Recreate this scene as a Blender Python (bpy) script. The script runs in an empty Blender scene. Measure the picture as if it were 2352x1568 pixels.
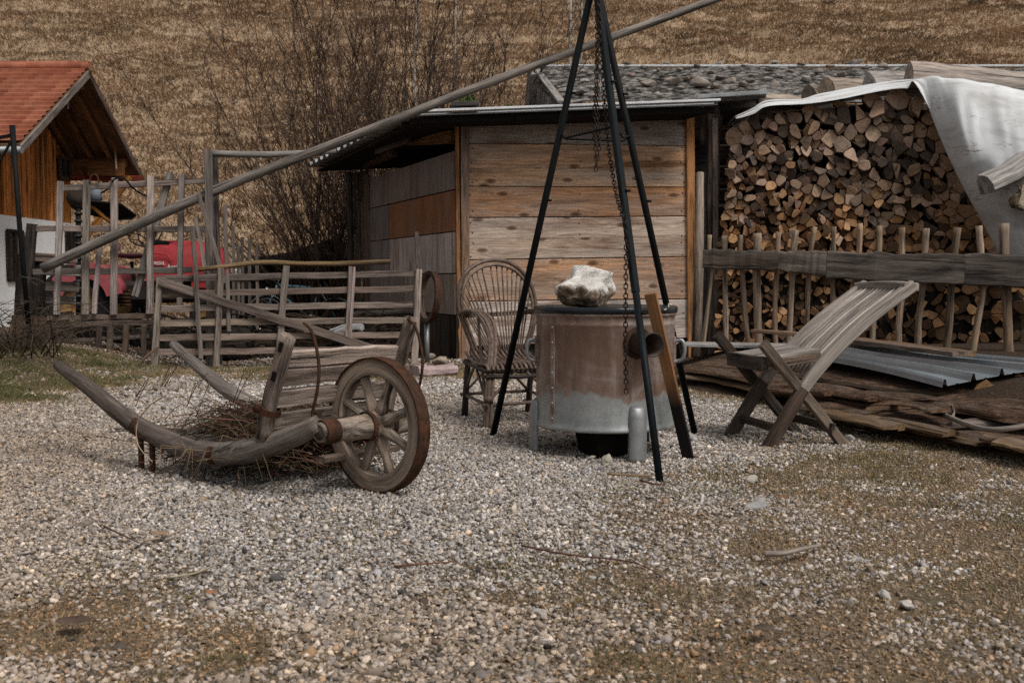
import bpy, bmesh, math, random
import numpy as np
from mathutils import Vector, Matrix, noise as mnoise
R = random.Random(7)
C = bpy.context.scene.collection
scene = bpy.context.scene
V3 = Vector
# ------------------------------------------------------------ camera model (used to survey the place from the photograph)
FPX = 38 / 36 * 2352; CX, CY, HZ = 1176.0, 784.0, 640.0
PITCH = math.atan((CY - HZ) / FPX)
CAM = V3((0, 0, 1.0))
FW = V3((0, math.cos(PITCH), -math.sin(PITCH))); UP = V3((0, math.sin(PITCH), math.cos(PITCH))); RT = V3((1, 0, 0))
Z = V3((0, 0, 1))
def ray(x, y): return RT * ((x - CX) / FPX) + UP * (-(y - CY) / FPX) + FW
def P(x, y, Y):
    d = ray(x, y); return CAM + d * (Y / d.y)
def G(x, y, z=0.0):
    d = ray(x, y); return CAM + d * ((z - 1.0) / d.z)
def PL(x, y, p, n):
    d = ray(x, y); return CAM + d * ((p - CAM).dot(n) / d.dot(n))
# ------------------------------------------------------------ numpy value noise
def _h(ix, iy, s):
    v = np.sin(ix * 127.1 + iy * 311.7 + s * 74.7) * 43758.5453
    return v - np.floor(v)
def vnoise(x, y, s=0):
    x = np.asarray(x, float); y = np.asarray(y, float)
    xi = np.floor(x); yi = np.floor(y); fx = x - xi; fy = y - yi
    fx = fx * fx * (3 - 2 * fx); fy = fy * fy * (3 - 2 * fy)
    a = _h(xi, yi, s); b = _h(xi + 1, yi, s); c = _h(xi, yi + 1, s); d = _h(xi + 1, yi + 1, s)
    return (a * (1 - fx) + b * fx) * (1 - fy) + (c * (1 - fx) + d * fx) * fy
def fbm(x, y, o=4, s=0):
    t = 0; a = .5; k = 0
    for i in range(o):
        t = t + a * vnoise(np.asarray(x) * 2 ** i, np.asarray(y) * 2 ** i, s + i * 13); k += a; a *= .5
    return t / k
def sstep(a, b, x):
    t = np.clip((x - a) / (b - a), 0, 1); return t * t * (3 - 2 * t)
# ------------------------------------------------------------ objects
def tag(o, label=None, cat=None, group=None, kind=None):
    if label: o['label'] = label
    if cat: o['category'] = cat
    if group: o['group'] = group
    if kind: o['kind'] = kind
    return o
def thing(name, label, cat, loc, group=None):
    o = bpy.data.objects.new(name, None); C.objects.link(o); o.location = loc; o.empty_display_size = .1
    return tag(o, label, cat, group)
def root_of(o):
    while o.parent: o = o.parent
    return o
class MB:
    def __init__(s): s.v = []; s.f = []; s.gc = []; s.tn = []; s.ti = []; s.sm = []; s.mi = []
    def add(s, v, f, gc, tone=None, tint=(1, 1, 1), smooth=False, mat=0):
        b = len(s.v); t = R.random() if tone is None else tone
        s.v += [tuple(p) for p in v]; s.gc += gc; s.tn += [t] * len(v)
        tt = (tint[0], tint[1], tint[2], 1.0); s.ti += [tt] * len(v)
        for k, q in enumerate(f):
            s.f.append([i + b for i in q])
            s.sm.append(smooth if isinstance(smooth, bool) else smooth[k])
            s.mi.append(mat if isinstance(mat, int) else mat[k])
        return s
    def beam(s, p0, p1, w, h, up=(0, 0, 1), n=5, ch=.14, wob=.03, off=.0, taper=1.0, tone=None, tint=(1, 1, 1), mat=0, bend=None, twist=0, taperh=None):
        p0 = V3(p0); p1 = V3(p1); ax = p1 - p0; L = ax.length; ax = ax / L; up = V3(up)
        sd = ax.cross(up)
        if sd.length < 1e-5: sd = ax.cross(V3((1, 0, 0)))
        sd.normalize(); hh = sd.cross(ax)
        th = taper if taperh is None else taperh
        c = ch * min(w, h); v = []; gc = []; o = (R.random() * 50, R.random() * 50, R.random() * 50); m = 8
        for i in range(n + 1):
            t = i / n; ww = w * (1 + (taper - 1) * t) * (1 + R.uniform(-wob, wob)) / 2; h2 = h * (1 + (th - 1) * t) * (1 + R.uniform(-wob, wob)) / 2
            ce = p0 + ax * (L * t)
            if bend: ce = ce + V3(bend) * (4 * t * (1 - t))
            ce = ce + sd * R.uniform(-off, off) + hh * R.uniform(-off, off)
            a = twist * t; s2 = sd * math.cos(a) + hh * math.sin(a); q2 = hh * math.cos(a) - sd * math.sin(a)
            for (x, y) in ((ww - c, h2), (-ww + c, h2), (-ww, h2 - c), (-ww, -h2 + c), (-ww + c, -h2), (ww - c, -h2), (ww, -h2 + c), (ww, h2 - c)):
                v.append(ce + s2 * x + q2 * y); gc.append((L * t + o[0], x + o[1], y + o[2]))
        f = []
        for i in range(n):
            for j in range(m):
                k = (j + 1) % m; f.append([i * m + j, i * m + k, (i + 1) * m + k, (i + 1) * m + j])
        f.append(list(range(m - 1, -1, -1))); f.append([n * m + j for j in range(m)])
        return s.add(v, f, gc, tone, tint, False, mat)
    def tube(s, pts, r, k=8, wob=0.0, tone=None, tint=(1, 1, 1), mat=0, flat=1.0, capmat=None, closed=False):
        pts = [V3(p) for p in pts]; n = len(pts)
        if not isinstance(r, (list, tuple)): r = [r] * n
        elif len(r) != n: r = [r[0] + (r[-1] - r[0]) * i / (n - 1) for i in range(n)]
        o = (R.random() * 50, R.random() * 50, R.random() * 50); v = []; gc = []; L = 0; u = None
        for i in range(n):
            if closed: d = pts[(i + 1) % n] - pts[i - 1]
            else: d = pts[min(i + 1, n - 1)] - pts[max(i - 1, 0)]
            d.normalize()
            if u is None:
                u = d.orthogonal() if abs(d.z) > .9 else d.cross(Z).cross(d)
            u = (u - d * u.dot(d)); u.normalize(); w = d.cross(u)
            if i: L += (pts[i] - pts[i - 1]).length
            for j in range(k):
                a = 2 * math.pi * j / k; rr = r[i] * (1 + R.uniform(-wob, wob))
                q = u * math.cos(a) * rr * flat + w * math.sin(a) * rr
                v.append(pts[i] + q); gc.append((L + o[0], math.cos(a) * r[i] + o[1], math.sin(a) * r[i] + o[2]))
        f = []; sm = []; ml = []
        for i in range(n if closed else n - 1):
            for j in range(k):
                a, b = i * k + j, i * k + (j + 1) % k; i2 = (i + 1) % n
                f.append([a, b, i2 * k + (j + 1) % k, i2 * k + j]); sm.append(True); ml.append(mat)
        if not closed:
            cm = mat if capmat is None else capmat
            f.append(list(range(k - 1, -1, -1))); f.append([(n - 1) * k + j for j in range(k)]); sm += [False] * 2; ml += [cm] * 2
        return s.add(v, f, gc, tone, tint, sm, ml)
    def lathe(s, c, ax, prof, k=32, tone=None, tint=(1, 1, 1), mat=0, smooth=True, closed=False, a0=0.0, wob=0, axial=False):
        c = V3(c); ax = V3(ax).normalized(); u = ax.orthogonal().normalized() if abs(ax.z) > .99 else ax.cross(Z).normalized(); w = ax.cross(u)
        v = []; gc = []; n = len(prof); L = 0
        for i, (r, h) in enumerate(prof):
            if i: L += math.hypot(r - prof[i - 1][0], h - prof[i - 1][1])
            for j in range(k):
                a = a0 + 2 * math.pi * j / k; rr = r * (1 + R.uniform(-wob, wob))
                v.append(c + u * math.cos(a) * rr + w * math.sin(a) * rr + ax * h); gc.append((h * 1.0 + 3, a * max(r, .05), L * .3) if axial else (a * max(r, .05), h, L))
        f = []
        for i in range(n if closed else n - 1):
            i2 = (i + 1) % n
            for j in range(k):
                j2 = (j + 1) % k; f.append([i * k + j, i * k + j2, i2 * k + j2, i2 * k + j])
        sm = [smooth] * len(f)
        if not closed:
            f.append(list(range(k - 1, -1, -1))); f.append([(n - 1) * k + j for j in range(k)]); sm += [False] * 2
        return s.add(v, f, gc, tone, tint, sm, mat)
    def box(s, c, sx, sy, sz, rz=0, tint=(1, 1, 1), mat=0, ch=.06):
        c = V3(c); d = V3((math.cos(rz), math.sin(rz), 0))
        return s.beam(c - d * sx / 2, c + d * sx / 2, sy, sz, n=2, ch=ch, wob=0, tint=tint, mat=mat)
    def prism(s, pts, nrm, th, tint=(1, 1, 1), mat=0, tone=None):
        pts = [V3(p) for p in pts]; n = len(pts); nr = V3(nrm).normalized() * th; o = R.random() * 40
        v = pts + [p + nr for p in pts]; e = (pts[1] - pts[0]).normalized(); g = V3(nrm).normalized().cross(e)
        gc = [((p - pts[0]).dot(e) + o, (p - pts[0]).dot(g) + o, (p - pts[0]).dot(V3(nrm).normalized())) for p in v]
        f = [list(range(n - 1, -1, -1)), [n + i for i in range(n)]] + [[i, (i + 1) % n, n + (i + 1) % n, n + i] for i in range(n)]
        return s.add(v, f, gc, tone, tint, False, mat)
    def grid(s, fn, nu, nv, tint=(1, 1, 1), mat=0, tone=.5, smooth=True, gfn=None):
        v = []; gc = []
        for i in range(nu + 1):
            for j in range(nv + 1):
                p = fn(i / nu, j / nv); v.append(p); gc.append(tuple(gfn(i / nu, j / nv)) if gfn else tuple(p))
        f = [[i * (nv + 1) + j, (i + 1) * (nv + 1) + j, (i + 1) * (nv + 1) + j + 1, i * (nv + 1) + j + 1] for i in range(nu) for j in range(nv)]
        return s.add(v, f, gc, tone, tint, smooth, mat)
    def rock(s, c, rad, seed=0, sub=3, rough=.25, cuts=7, tint=(1, 1, 1), mat=0, rz=0, fine=.05, lo=.6):
        bm = bmesh.new(); bmesh.ops.create_icosphere(bm, subdivisions=sub, radius=1)
        rr = random.Random(seed); pl = []
        for i in range(cuts):
            d = V3((rr.gauss(0, 1), rr.gauss(0, 1), rr.gauss(0, 1))).normalized(); pl.append((d, rr.uniform(lo, lo + .28)))
        v = []; gc = []; rad = V3(rad); so = V3((seed * 3.1, seed * 1.7, seed * .9)); m = Matrix.Rotation(rz, 3, 'Z')
        for q in bm.verts:
            p = q.co.copy()
            for d, h in pl:
                k = p.dot(d)
                if k > h: p -= d * (k - h) * .92
            p *= 1 + rough * mnoise.noise(p * 1.3 + so) + fine * mnoise.noise(p * 5 + so)
            w = m @ V3((p.x * rad.x, p.y * rad.y, p.z * rad.z)); v.append(V3(c) + w); gc.append((w.x + seed, w.y + seed * 2.3, w.z))
        f = [[l.index for l in q.verts] for q in bm.faces]; bm.free()
        return s.add(v, f, gc, None, tint, sub > 2, mat)
    def build(s, name, mats, parent=None, at=None, label=None, cat=None, group=None, kind=None):
        me = bpy.data.meshes.new(name); o = bpy.data.objects.new(name, me); C.objects.link(o)
        off = V3((0, 0, 0))
        if parent is not None:
            o.parent = parent; off = root_of(parent).location.copy()
        elif at is not None:
            off = V3(at); o.location = off
        vs = [(p[0] - off.x, p[1] - off.y, p[2] - off.z) for p in s.v]
        me.from_pydata(vs, [], s.f)
        for m in (mats if isinstance(mats, (list, tuple)) else [mats]): me.materials.append(m)
        me.polygons.foreach_set('use_smooth', s.sm); me.polygons.foreach_set('material_index', s.mi)
        a = me.attributes.new('gc', 'FLOAT_VECTOR', 'POINT'); a.data.foreach_set('vector', np.array(s.gc, np.float32).ravel())
        a = me.attributes.new('tone', 'FLOAT', 'POINT'); a.data.foreach_set('value', np.array(s.tn, np.float32))
        a = me.attributes.new('tint', 'FLOAT_COLOR', 'POINT'); a.data.foreach_set('color', np.array(s.ti, np.float32).ravel())
        me.update(); return tag(o, label, cat, group, kind)
def npmesh(name, verts, faces, mat, attrs=None, smooth=False, kind=None, label=None, cat=None):
    me = bpy.data.meshes.new(name); nv = len(verts); nf, k = faces.shape
    me.vertices.add(nv); me.vertices.foreach_set('co', verts.astype(np.float32).ravel())
    me.loops.add(nf * k); me.loops.foreach_set('vertex_index', faces.astype(np.int32).ravel())
    me.polygons.add(nf); me.polygons.foreach_set('loop_start', np.arange(0, nf * k, k, dtype=np.int32))
    me.polygons.foreach_set('use_smooth', np.full(nf, smooth, dtype=bool))
    if attrs is not None:
        a = me.attributes.new('tint', 'FLOAT_COLOR', 'POINT'); a.data.foreach_set('color', attrs.astype(np.float32).ravel())
    me.update(calc_edges=True); me.materials.append(mat)
    o = bpy.data.objects.new(name, me); C.objects.link(o); return tag(o, label, cat, None, kind)
def catmull(pts, n):
    pts = [V3(p) for p in pts]; out = []; m = len(pts)
    for i in range(m - 1):
        p0 = pts[max(i - 1, 0)]; p1 = pts[i]; p2 = pts[i + 1]; p3 = pts[min(i + 2, m - 1)]
        for k in range(n):
            t = k / n
            out.append(.5 * ((2 * p1) + (p2 - p0) * t + (2 * p0 - 5 * p1 + 4 * p2 - p3) * t * t + (3 * p1 - p0 - 3 * p2 + p3) * t ** 3))
    out.append(pts[-1]); return out
# ------------------------------------------------------------ materials
class M:
    def __init__(s, name, rough=.85, metal=0.0, col=None, spec=.3):
        s.m = bpy.data.materials.new(name); s.m.use_nodes = True; s.t = s.m.node_tree; s.b = s.t.nodes['Principled BSDF']
        s.b.inputs['Roughness'].default_value = rough; s.b.inputs['Metallic'].default_value = metal; s.b.inputs['Specular IOR Level'].default_value = spec if rough < .75 else .12
        if col: s.b.inputs['Base Color'].default_value = (*col, 1)
    def set(s, i, v):
        if isinstance(v, bpy.types.NodeSocket): s.t.links.new(v, i)
        else: i.default_value = v if not (isinstance(v, tuple) and len(v) == 3 and i.type == 'RGBA') else (*v, 1)
    def n(s, typ, ins=None, **pr):
        d = s.t.nodes.new('ShaderNode' + typ)
        for k, v in pr.items(): setattr(d, k, v)
        for k, v in (ins or {}).items(): s.set(d.inputs[k], v)
        return d
    def attr(s, nm, out='Vector'): return s.n('Attribute', attribute_name=nm).outputs[out]
    def map(s, vec, sc=(1, 1, 1), off=(0, 0, 0)): return s.n('Mapping', {0: vec, 1: off, 3: sc}).outputs[0]
    def noise(s, vec, sc=(1, 1, 1), det=4, ro=.6, dist=0.0, off=(0, 0, 0)):
        return s.n('TexNoise', {'Vector': s.map(vec, sc, off), 'Scale': 1.0, 'Detail': det, 'Roughness': ro, 'Distortion': dist}).outputs[0]
    def math(s, op, a, b=0.0, cl=False):
        d = s.n('Math', {0: a, 1: b}, operation=op); d.use_clamp = cl; return d.outputs[0]
    def mix(s, f, a, b, bl='MIX'):
        d = s.n('Mix', data_type='RGBA', blend_type=bl); s.set(d.inputs[0], f); s.set(d.inputs[6], a); s.set(d.inputs[7], b); return d.outputs[2]
    def rng(s, v, a, b, c=0.0, d=1.0): return s.n('MapRange', {0: v, 1: a, 2: b, 3: c, 4: d}).outputs[0]
    def ramp(s, f, st):
        d = s.n('ValToRGB', {0: f}); e = d.color_ramp.elements
        while len(e) < len(st): e.new(.5)
        for k, (p, c) in enumerate(st): e[k].position = p; e[k].color = (*c, 1) if len(c) == 3 else c
        return d.outputs[0]
    def scale(s, col, v):
        d = s.n('VectorMath', operation='SCALE'); s.set(d.inputs[0], col); s.set(d.inputs[3], v); return d.outputs[0]
    def bump(s, h, st=.4, dist=.01):
        b = s.n('Bump', {'Height': h, 'Strength': st, 'Distance': dist}); s.t.links.new(b.outputs[0], s.b.inputs['Normal'])
    def out(s, c): s.t.links.new(c, s.b.inputs['Base Color']); return s.m
def mk_wood(name, grey=.5, greycol=(.19, .156, .138), knots=False, bump=.5, stain=.0, fine=60, var=.5, rough=.85, moss=0.0, con=(.3, 1.5), crk=.8, ring=420, ramp=.2, sat=1.12, hue=.49):
    m = M(name, rough); g = m.attr('gc'); tint = m.n('HueSaturation', {'Hue': hue, 'Saturation': sat, 'Value': .94, 'Color': m.attr('tint', 'Color')}).outputs[0]; tone = m.attr('tone', 'Fac')
    rnd = m.n('ObjectInfo').outputs['Random']
    n1 = m.noise(g, (3, fine, fine), 6, .75); n1b = m.noise(g, (1.7, fine * .33, fine * .33), 5, .7, .6, (2, 8, 5)); n2 = m.noise(g, (1.1, 8, 8), 5, .6, .8); n3 = m.noise(g, (.9, 26, 26), 4, .55, .3, (7, 3, 1))
    n5 = m.noise(g, (.5, 3, 3), 3, .6, .4, (11, 5, 3))
    v = m.math('ADD', m.math('ADD', m.rng(n1, .3, .7, .0, .5), m.rng(n1b, .32, .68, 0, .5)), m.rng(n2, .3, .7, -.28, .28))
    val = m.rng(v, .1, .9, con[0], con[1])
    tv = m.math('MULTIPLY', m.rng(tone, 0, 1, 1 - var / 2, 1 + var / 2), m.rng(rnd, 0, 1, .88, 1.12))
    val = m.math('MULTIPLY', val, tv)
    sx = m.n('SeparateXYZ', {0: g}); cr_ = m.math('ADD', sx.outputs[1], sx.outputs[2]); nw = m.noise(g, (1.4, 7, 7), 4, .55, .3, (1, 4, 9))
    wv_ = m.math('SINE', m.math('ADD', m.math('MULTIPLY', cr_, ring), m.math('MULTIPLY', nw, 36)))
    val = m.math('MULTIPLY', val, m.rng(wv_, -.95, .5, 1 - ramp, 1 + ramp * .25))
    gm = m.math('MULTIPLY', m.rng(n5, .38, .62), grey)
    col = m.mix(gm, tint, greycol)
    if stain > 0:
        n6 = m.noise(g, (.55, 4.5, 4.5), 4, .6, 1.0, (3, 9, 4))
        col = m.mix(m.math('MULTIPLY', m.rng(n6, .52, .68), stain), col, (.17, .075, .032))
    if knots:
        vo = m.n('TexVoronoi', {'Vector': m.n('CombineXYZ', {0: m.math('MULTIPLY', sx.outputs[0], 1.3), 1: m.math('MULTIPLY', sx.outputs[2], 3.0)}).outputs[0], 'Scale': 1.0}, feature='F1', voronoi_dimensions='2D')
        d = vo.outputs['Distance']
        wob = m.math('ADD', d, m.rng(n2, .3, .7, -.05, .05))
        ring = m.math('SINE', m.math('MULTIPLY', wob, 60))
        halo = m.rng(d, .08, .38, 1.0, 0.0)
        val = m.math('MULTIPLY', val, m.math('ADD', 1.0, m.math('MULTIPLY', ring, m.math('MULTIPLY', halo, .12))))
        col = m.mix(m.rng(d, .045, .11, .8, 0.0), col, (.07, .03, .014))
    col = m.scale(col, val)
    crack = m.rng(n3, .32, .41, 1.0, 0.0)
    col = m.mix(m.math('MULTIPLY', crack, crk), col, (.018, .014, .011))
    if moss > 0:
        n7 = m.noise(m.n('NewGeometry').outputs['Position'], (7, 7, 7), 4, .7)
        col = m.mix(m.math('MULTIPLY', m.rng(n7, .52, .66), moss), col, (.075, .085, .04))
    m.bump(m.math('SUBTRACT', n1, m.math('MULTIPLY', crack, .8)), bump, .008)
    return m.out(col)
def mk_simple(name, col, rough=.6, metal=0.0, var=.35, sc=12, bump=.15, rust=0.0, rustcol=(.12, .045, .02), tinted=False):
    m = M(name, rough, metal); p = m.attr('gc'); g = m.n('NewGeometry').outputs['Position']
    n = m.noise(g, (sc, sc, sc), 6, .65); c = m.attr('tint', 'Color') if tinted else m.mix(0.0, col, col)
    c = m.scale(c, m.rng(n, .3, .7, 1 - var, 1 + var))
    if rust > 0:
        r = m.noise(g, (sc * .7, sc * .7, sc * .4), 6, .7, .5, (3, 4, 5)); f = m.math('MULTIPLY', m.rng(r, .48, .6), rust)
        c = m.mix(f, c, rustcol)
        m.set(m.b.inputs['Roughness'], m.rng(f, 0, 1, rough, .9)); m.set(m.b.inputs['Metallic'], m.rng(f, 0, 1, metal, 0))
    m.bump(n, bump, .006); return m.out(c)
W_OLD = mk_wood('weathered_wood', .6); W_BOARD = mk_wood('shed_board_wood', .65, (.36, .31, .275), True, .4, .8, 45, .25, con=(.66, 1.28), crk=.22, ring=150, ramp=.2, hue=.497)
W_DARK = mk_wood('dark_old_wood', .35, (.055, .047, .04)); W_FRESH = mk_wood('fresh_wood', .0, bump=.2, var=.3)
W_FELLOE = mk_wood('felloe_wood', .45, (.24, .205, .18), bump=.8, ramp=.04, fine=40, con=(.25, 1.6), crk=.9)
W_CART = mk_wood('split_cart_wood', .6, (.20, .178, .165), bump=1.0, ramp=.15, fine=48, con=(.08, 1.85), crk=.95)
W_PALE = mk_wood('silvery_wood', .75, (.29, .255, .225), bump=.35, var=.25, con=(.4, 1.4))
W_BARK = mk_wood('bark', .3, (.12, .10, .085), bump=1.0, fine=35, moss=.15)
W_POLE = mk_wood('pole_wood', .5, (.19, .165, .145), bump=.5, fine=45)
def mk_end(name):
    m = M(name, .9); g = m.attr('gc'); rnd = m.n('ObjectInfo').outputs['Random']; tone = m.attr('tone', 'Fac'); tint = m.attr('tint', 'Color')
    sep = m.n('SeparateXYZ', {0: g}); fl = m.n('CombineXYZ', {0: sep.outputs[1], 1: sep.outputs[2], 2: m.math('MULTIPLY', rnd, 30)}).outputs[0]
    d = m.n('VectorMath', {0: m.n('CombineXYZ', {0: sep.outputs[1], 1: sep.outputs[2]}).outputs[0]}, operation='LENGTH').outputs['Value']
    n = m.noise(fl, (14, 14, 1), 5, .65); n2 = m.noise(fl, (60, 60, 1), 4, .7)
    rr = m.math('SINE', m.math('MULTIPLY', m.math('ADD', d, m.rng(n, .3, .7, -.012, .012)), 520))
    v = m.math('ADD', m.rng(n, .25, .75, .5, 1.35), m.math('MULTIPLY', rr, .10)); v = m.math('MULTIPLY', v, m.rng(n2, .3, .7, .75, 1.2))
    c = m.scale(tint, v); c = m.mix(m.math('MULTIPLY', m.rng(n, .58, .72), .5), c, (.045, .03, .02))
    m.bump(n2, .5, .006); return m.out(c)
W_END = mk_end('split_end_grain')
IRON = mk_simple('rusty_iron', (.055, .032, .022), .75, .4, .4, 25, .4, .6, (.11, .042, .02))
BLACK = mk_simple('black_painted_steel', (.006, .007, .008), .62, .0, .3, 9, .05, .15, (.03, .02, .016))
BLUESTEEL = mk_simple('blue_black_steel', (.009, .012, .014), .5, .1, .3, 14, .06)
GALV = mk_simple('galvanised_steel', (.30, .31, .315), .48, .6, .25, 8, .05)
for m_ in (BLACK, BLUESTEEL): m_.node_tree.nodes['Principled BSDF'].inputs['Specular IOR Level'].default_value = .12
CHROME = mk_simple('chrome', (.6, .6, .6), .2, 1.0, .1)
RUBBER = mk_simple('tyre_rubber', (.016, .015, .015), .85, 0, .3)
DARK = mk_simple('dark_shadow_wood', (.010, .008, .007), .95)
def mk_tint(name, rough=.8, var=.25, bump=.2, sc=25): return mk_simple(name, (1, 1, 1), rough, 0, var, sc, bump, tinted=True)
TINT = mk_tint('mixed_matte'); 
# ------------------------------------------------------------ terrain
BA = V3((1.5, 9.7, 0)); BD = V3((.38, -.925, 0)); BN = V3((.925, .38, 0))
def gz(x, y):
    x = np.asarray(x, float); y = np.asarray(y, float)
    s = (x - BA.x) * BN.x + (y - BA.y) * BN.y; al = (x - BA.x) * BD.x + (y - BA.y) * BD.y
    berm = sstep(.05, 1.2, s) * .3 * sstep(-2.2, -.6, al) * (1 - sstep(6.0, 9.0, s))
    z = berm + .035 * (fbm(x * .9, y * .9, 3, 5) - .5) * sstep(2.0, 4.0, y)
    lf = sstep(-3.6, -5.2, x) * sstep(10.0, 11.4, y) * (1 - sstep(13, 15, y)); z = z + lf * .25
    return z
def gzf(x, y): return float(gz(np.array([x]), np.array([y]))[0])
def hz(x, y):
    x = np.asarray(x, float); y = np.asarray(y, float)
    t = np.maximum(y - 28.5, 0); z = .56 * (t - 2.0 * (1 - np.exp(-t / 2.0)))
    a = np.minimum(t / 4, 1)
    ter = fbm(x * .16 + 3, y * .75 + x * .06, 3, 21); ter = sstep(.35, .65, ter)
    return gz(x, y) * (1 - a) + z + a * (.55 * (ter - .5) + .5 * (fbm(x * .7, y * 1.2, 3, 9) - .5) + .18 * (fbm(x * 3, y * 3, 2, 4) - .5))
def sheet(name, xs, ys, fn, mat):
    X, Y = np.meshgrid(xs, ys, indexing='ij'); Zz = fn(X, Y); nx, ny = X.shape
    v = np.stack([X, Y, Zz], -1).reshape(-1, 3); i = np.arange(nx - 1)[:, None] * ny + np.arange(ny - 1)[None, :]
    f = np.stack([i, i + ny, i + ny + 1, i + 1], -1).reshape(-1, 4)
    return npmesh(name, v, f, mat, smooth=True, kind='structure')
def mk_soil():
    m = M('gravelly_soil', .95); g = m.n('NewGeometry').outputs['Position']
    n = m.noise(g, (2, 2, 2), 5, .6); n2 = m.noise(g, (45, 45, 45), 5, .7); n3 = m.noise(g, (1.1, 1.1, 1.1), 4, .6, 0, (5, 5, 5))
    c = m.ramp(n2, [(.32, (.05, .036, .026)), (.5, (.14, .105, .075)), (.66, (.29, .235, .18))])
    c = m.mix(m.rng(n, .42, .6), c, m.ramp(n2, [(.33, (.055, .04, .025)), (.65, (.24, .18, .115))]))
    c = m.mix(m.math('MULTIPLY', m.rng(n3, .55, .68), .5), c, (.06, .062, .03))
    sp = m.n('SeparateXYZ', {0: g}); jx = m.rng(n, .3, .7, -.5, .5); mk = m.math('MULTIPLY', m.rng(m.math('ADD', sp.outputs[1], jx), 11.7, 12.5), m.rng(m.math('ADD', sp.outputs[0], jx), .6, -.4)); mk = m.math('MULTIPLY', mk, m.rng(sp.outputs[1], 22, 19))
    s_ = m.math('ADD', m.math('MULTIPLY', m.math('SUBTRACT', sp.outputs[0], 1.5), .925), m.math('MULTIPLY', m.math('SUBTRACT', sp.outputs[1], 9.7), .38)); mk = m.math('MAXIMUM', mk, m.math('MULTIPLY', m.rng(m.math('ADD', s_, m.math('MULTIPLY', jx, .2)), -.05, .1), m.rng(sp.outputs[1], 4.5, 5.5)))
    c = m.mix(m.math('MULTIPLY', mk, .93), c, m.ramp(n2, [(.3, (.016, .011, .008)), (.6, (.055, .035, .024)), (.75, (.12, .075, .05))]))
    m.bump(n2, .8, .02); return m.out(c)
def mk_hill():
    m = M('dead_grass_slope', .95); g = m.n('NewGeometry').outputs['Position']
    n = m.noise(g, (.28, 1.0, 1.0), 5, .6, .4); n2 = m.noise(g, (2.2, 3.5, 3.5), 6, .7); n3 = m.noise(g, (12, 12, 12), 4, .7)
    c = m.ramp(n, [(.3, (.27, .184, .115)), (.48, (.36, .255, .167)), (.7, (.44, .325, .22))])
    c = m.scale(c, m.rng(n2, .3, .7, .75, 1.18)); c = m.scale(c, m.rng(n3, .3, .7, .7, 1.25))
    m.bump(n2, .8, .15); return m.out(c)
SOIL = mk_soil(); HILL = mk_hill()
xs = np.concatenate([np.linspace(-150, -16, 20), np.linspace(-15.8, 15.8, 200), np.linspace(16, 150, 20)])
ys = np.concatenate([np.linspace(-60, 1, 10), np.linspace(1.2, 14, 100), np.linspace(14.3, 28.5, 50)])
sheet('ground', xs, ys, gz, SOIL)
xs2 = np.concatenate([np.linspace(-150, -37, 20), np.linspace(-36.8, 36.8, 300), np.linspace(37, 150, 20)])
ys2 = np.concatenate([np.linspace(28.5, 66, 190), np.linspace(66.5, 180, 40)])
sheet('hill', xs2, ys2, hz, HILL)
# ------------------------------------------------------------ gravel
rng = np.random.default_rng(11)
def ico(sub):
    bm = bmesh.new(); bmesh.ops.create_icosphere(bm, subdivisions=sub, radius=1)
    v = np.array([q.co[:] for q in bm.verts]); f = np.array([[l.index for l in q.verts] for q in bm.faces]); bm.free(); return v, f
def rotm(n):
    q = rng.normal(size=(n, 4)); q[:, 1:3] *= .28; q /= np.linalg.norm(q, axis=1)[:, None]; w, x, y, z = q.T
    return np.stack([np.stack([1 - 2 * (y * y + z * z), 2 * (x * y - z * w), 2 * (x * z + y * w)], -1), np.stack([2 * (x * y + z * w), 1 - 2 * (x * x + z * z), 2 * (y * z - x * w)], -1), np.stack([2 * (x * z - y * w), 2 * (y * z + x * w), 1 - 2 * (x * x + y * y)], -1)], -2)
def grassy(x, y):      # 1 where the yard is worn turf instead of gravel
    ed = (x - (-.62)) * .93 - (y - 2.6) * .40          # right of a line running away from the camera
    g = sstep(-.5, 2.2, ed + 1.9 * (fbm(x * 1.1, y * 1.1, 4, 3) - .5))
    g = np.maximum(g, sstep(10.2, 11.4, y + 1.2 * (fbm(x * 1.5, y * 1.5, 3, 8) - .5)))
    g = np.maximum(g, sstep(-3.0, -4.3, x + .8 * (fbm(x * 1.3, y * 1.3, 3, 2) - .5)) * sstep(7.5, 9.3, y))
    nr = sstep(4.2, 2.7, y); g = np.maximum(g, nr * sstep(.30, .62, fbm(x * 2.3, y * 2.3, 4, 31)) * .85)
    s = (x - BA.x) * BN.x + (y - BA.y) * BN.y
    return np.maximum(g, sstep(-.5, .1, s) * sstep(4.5, 6, y))
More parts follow.
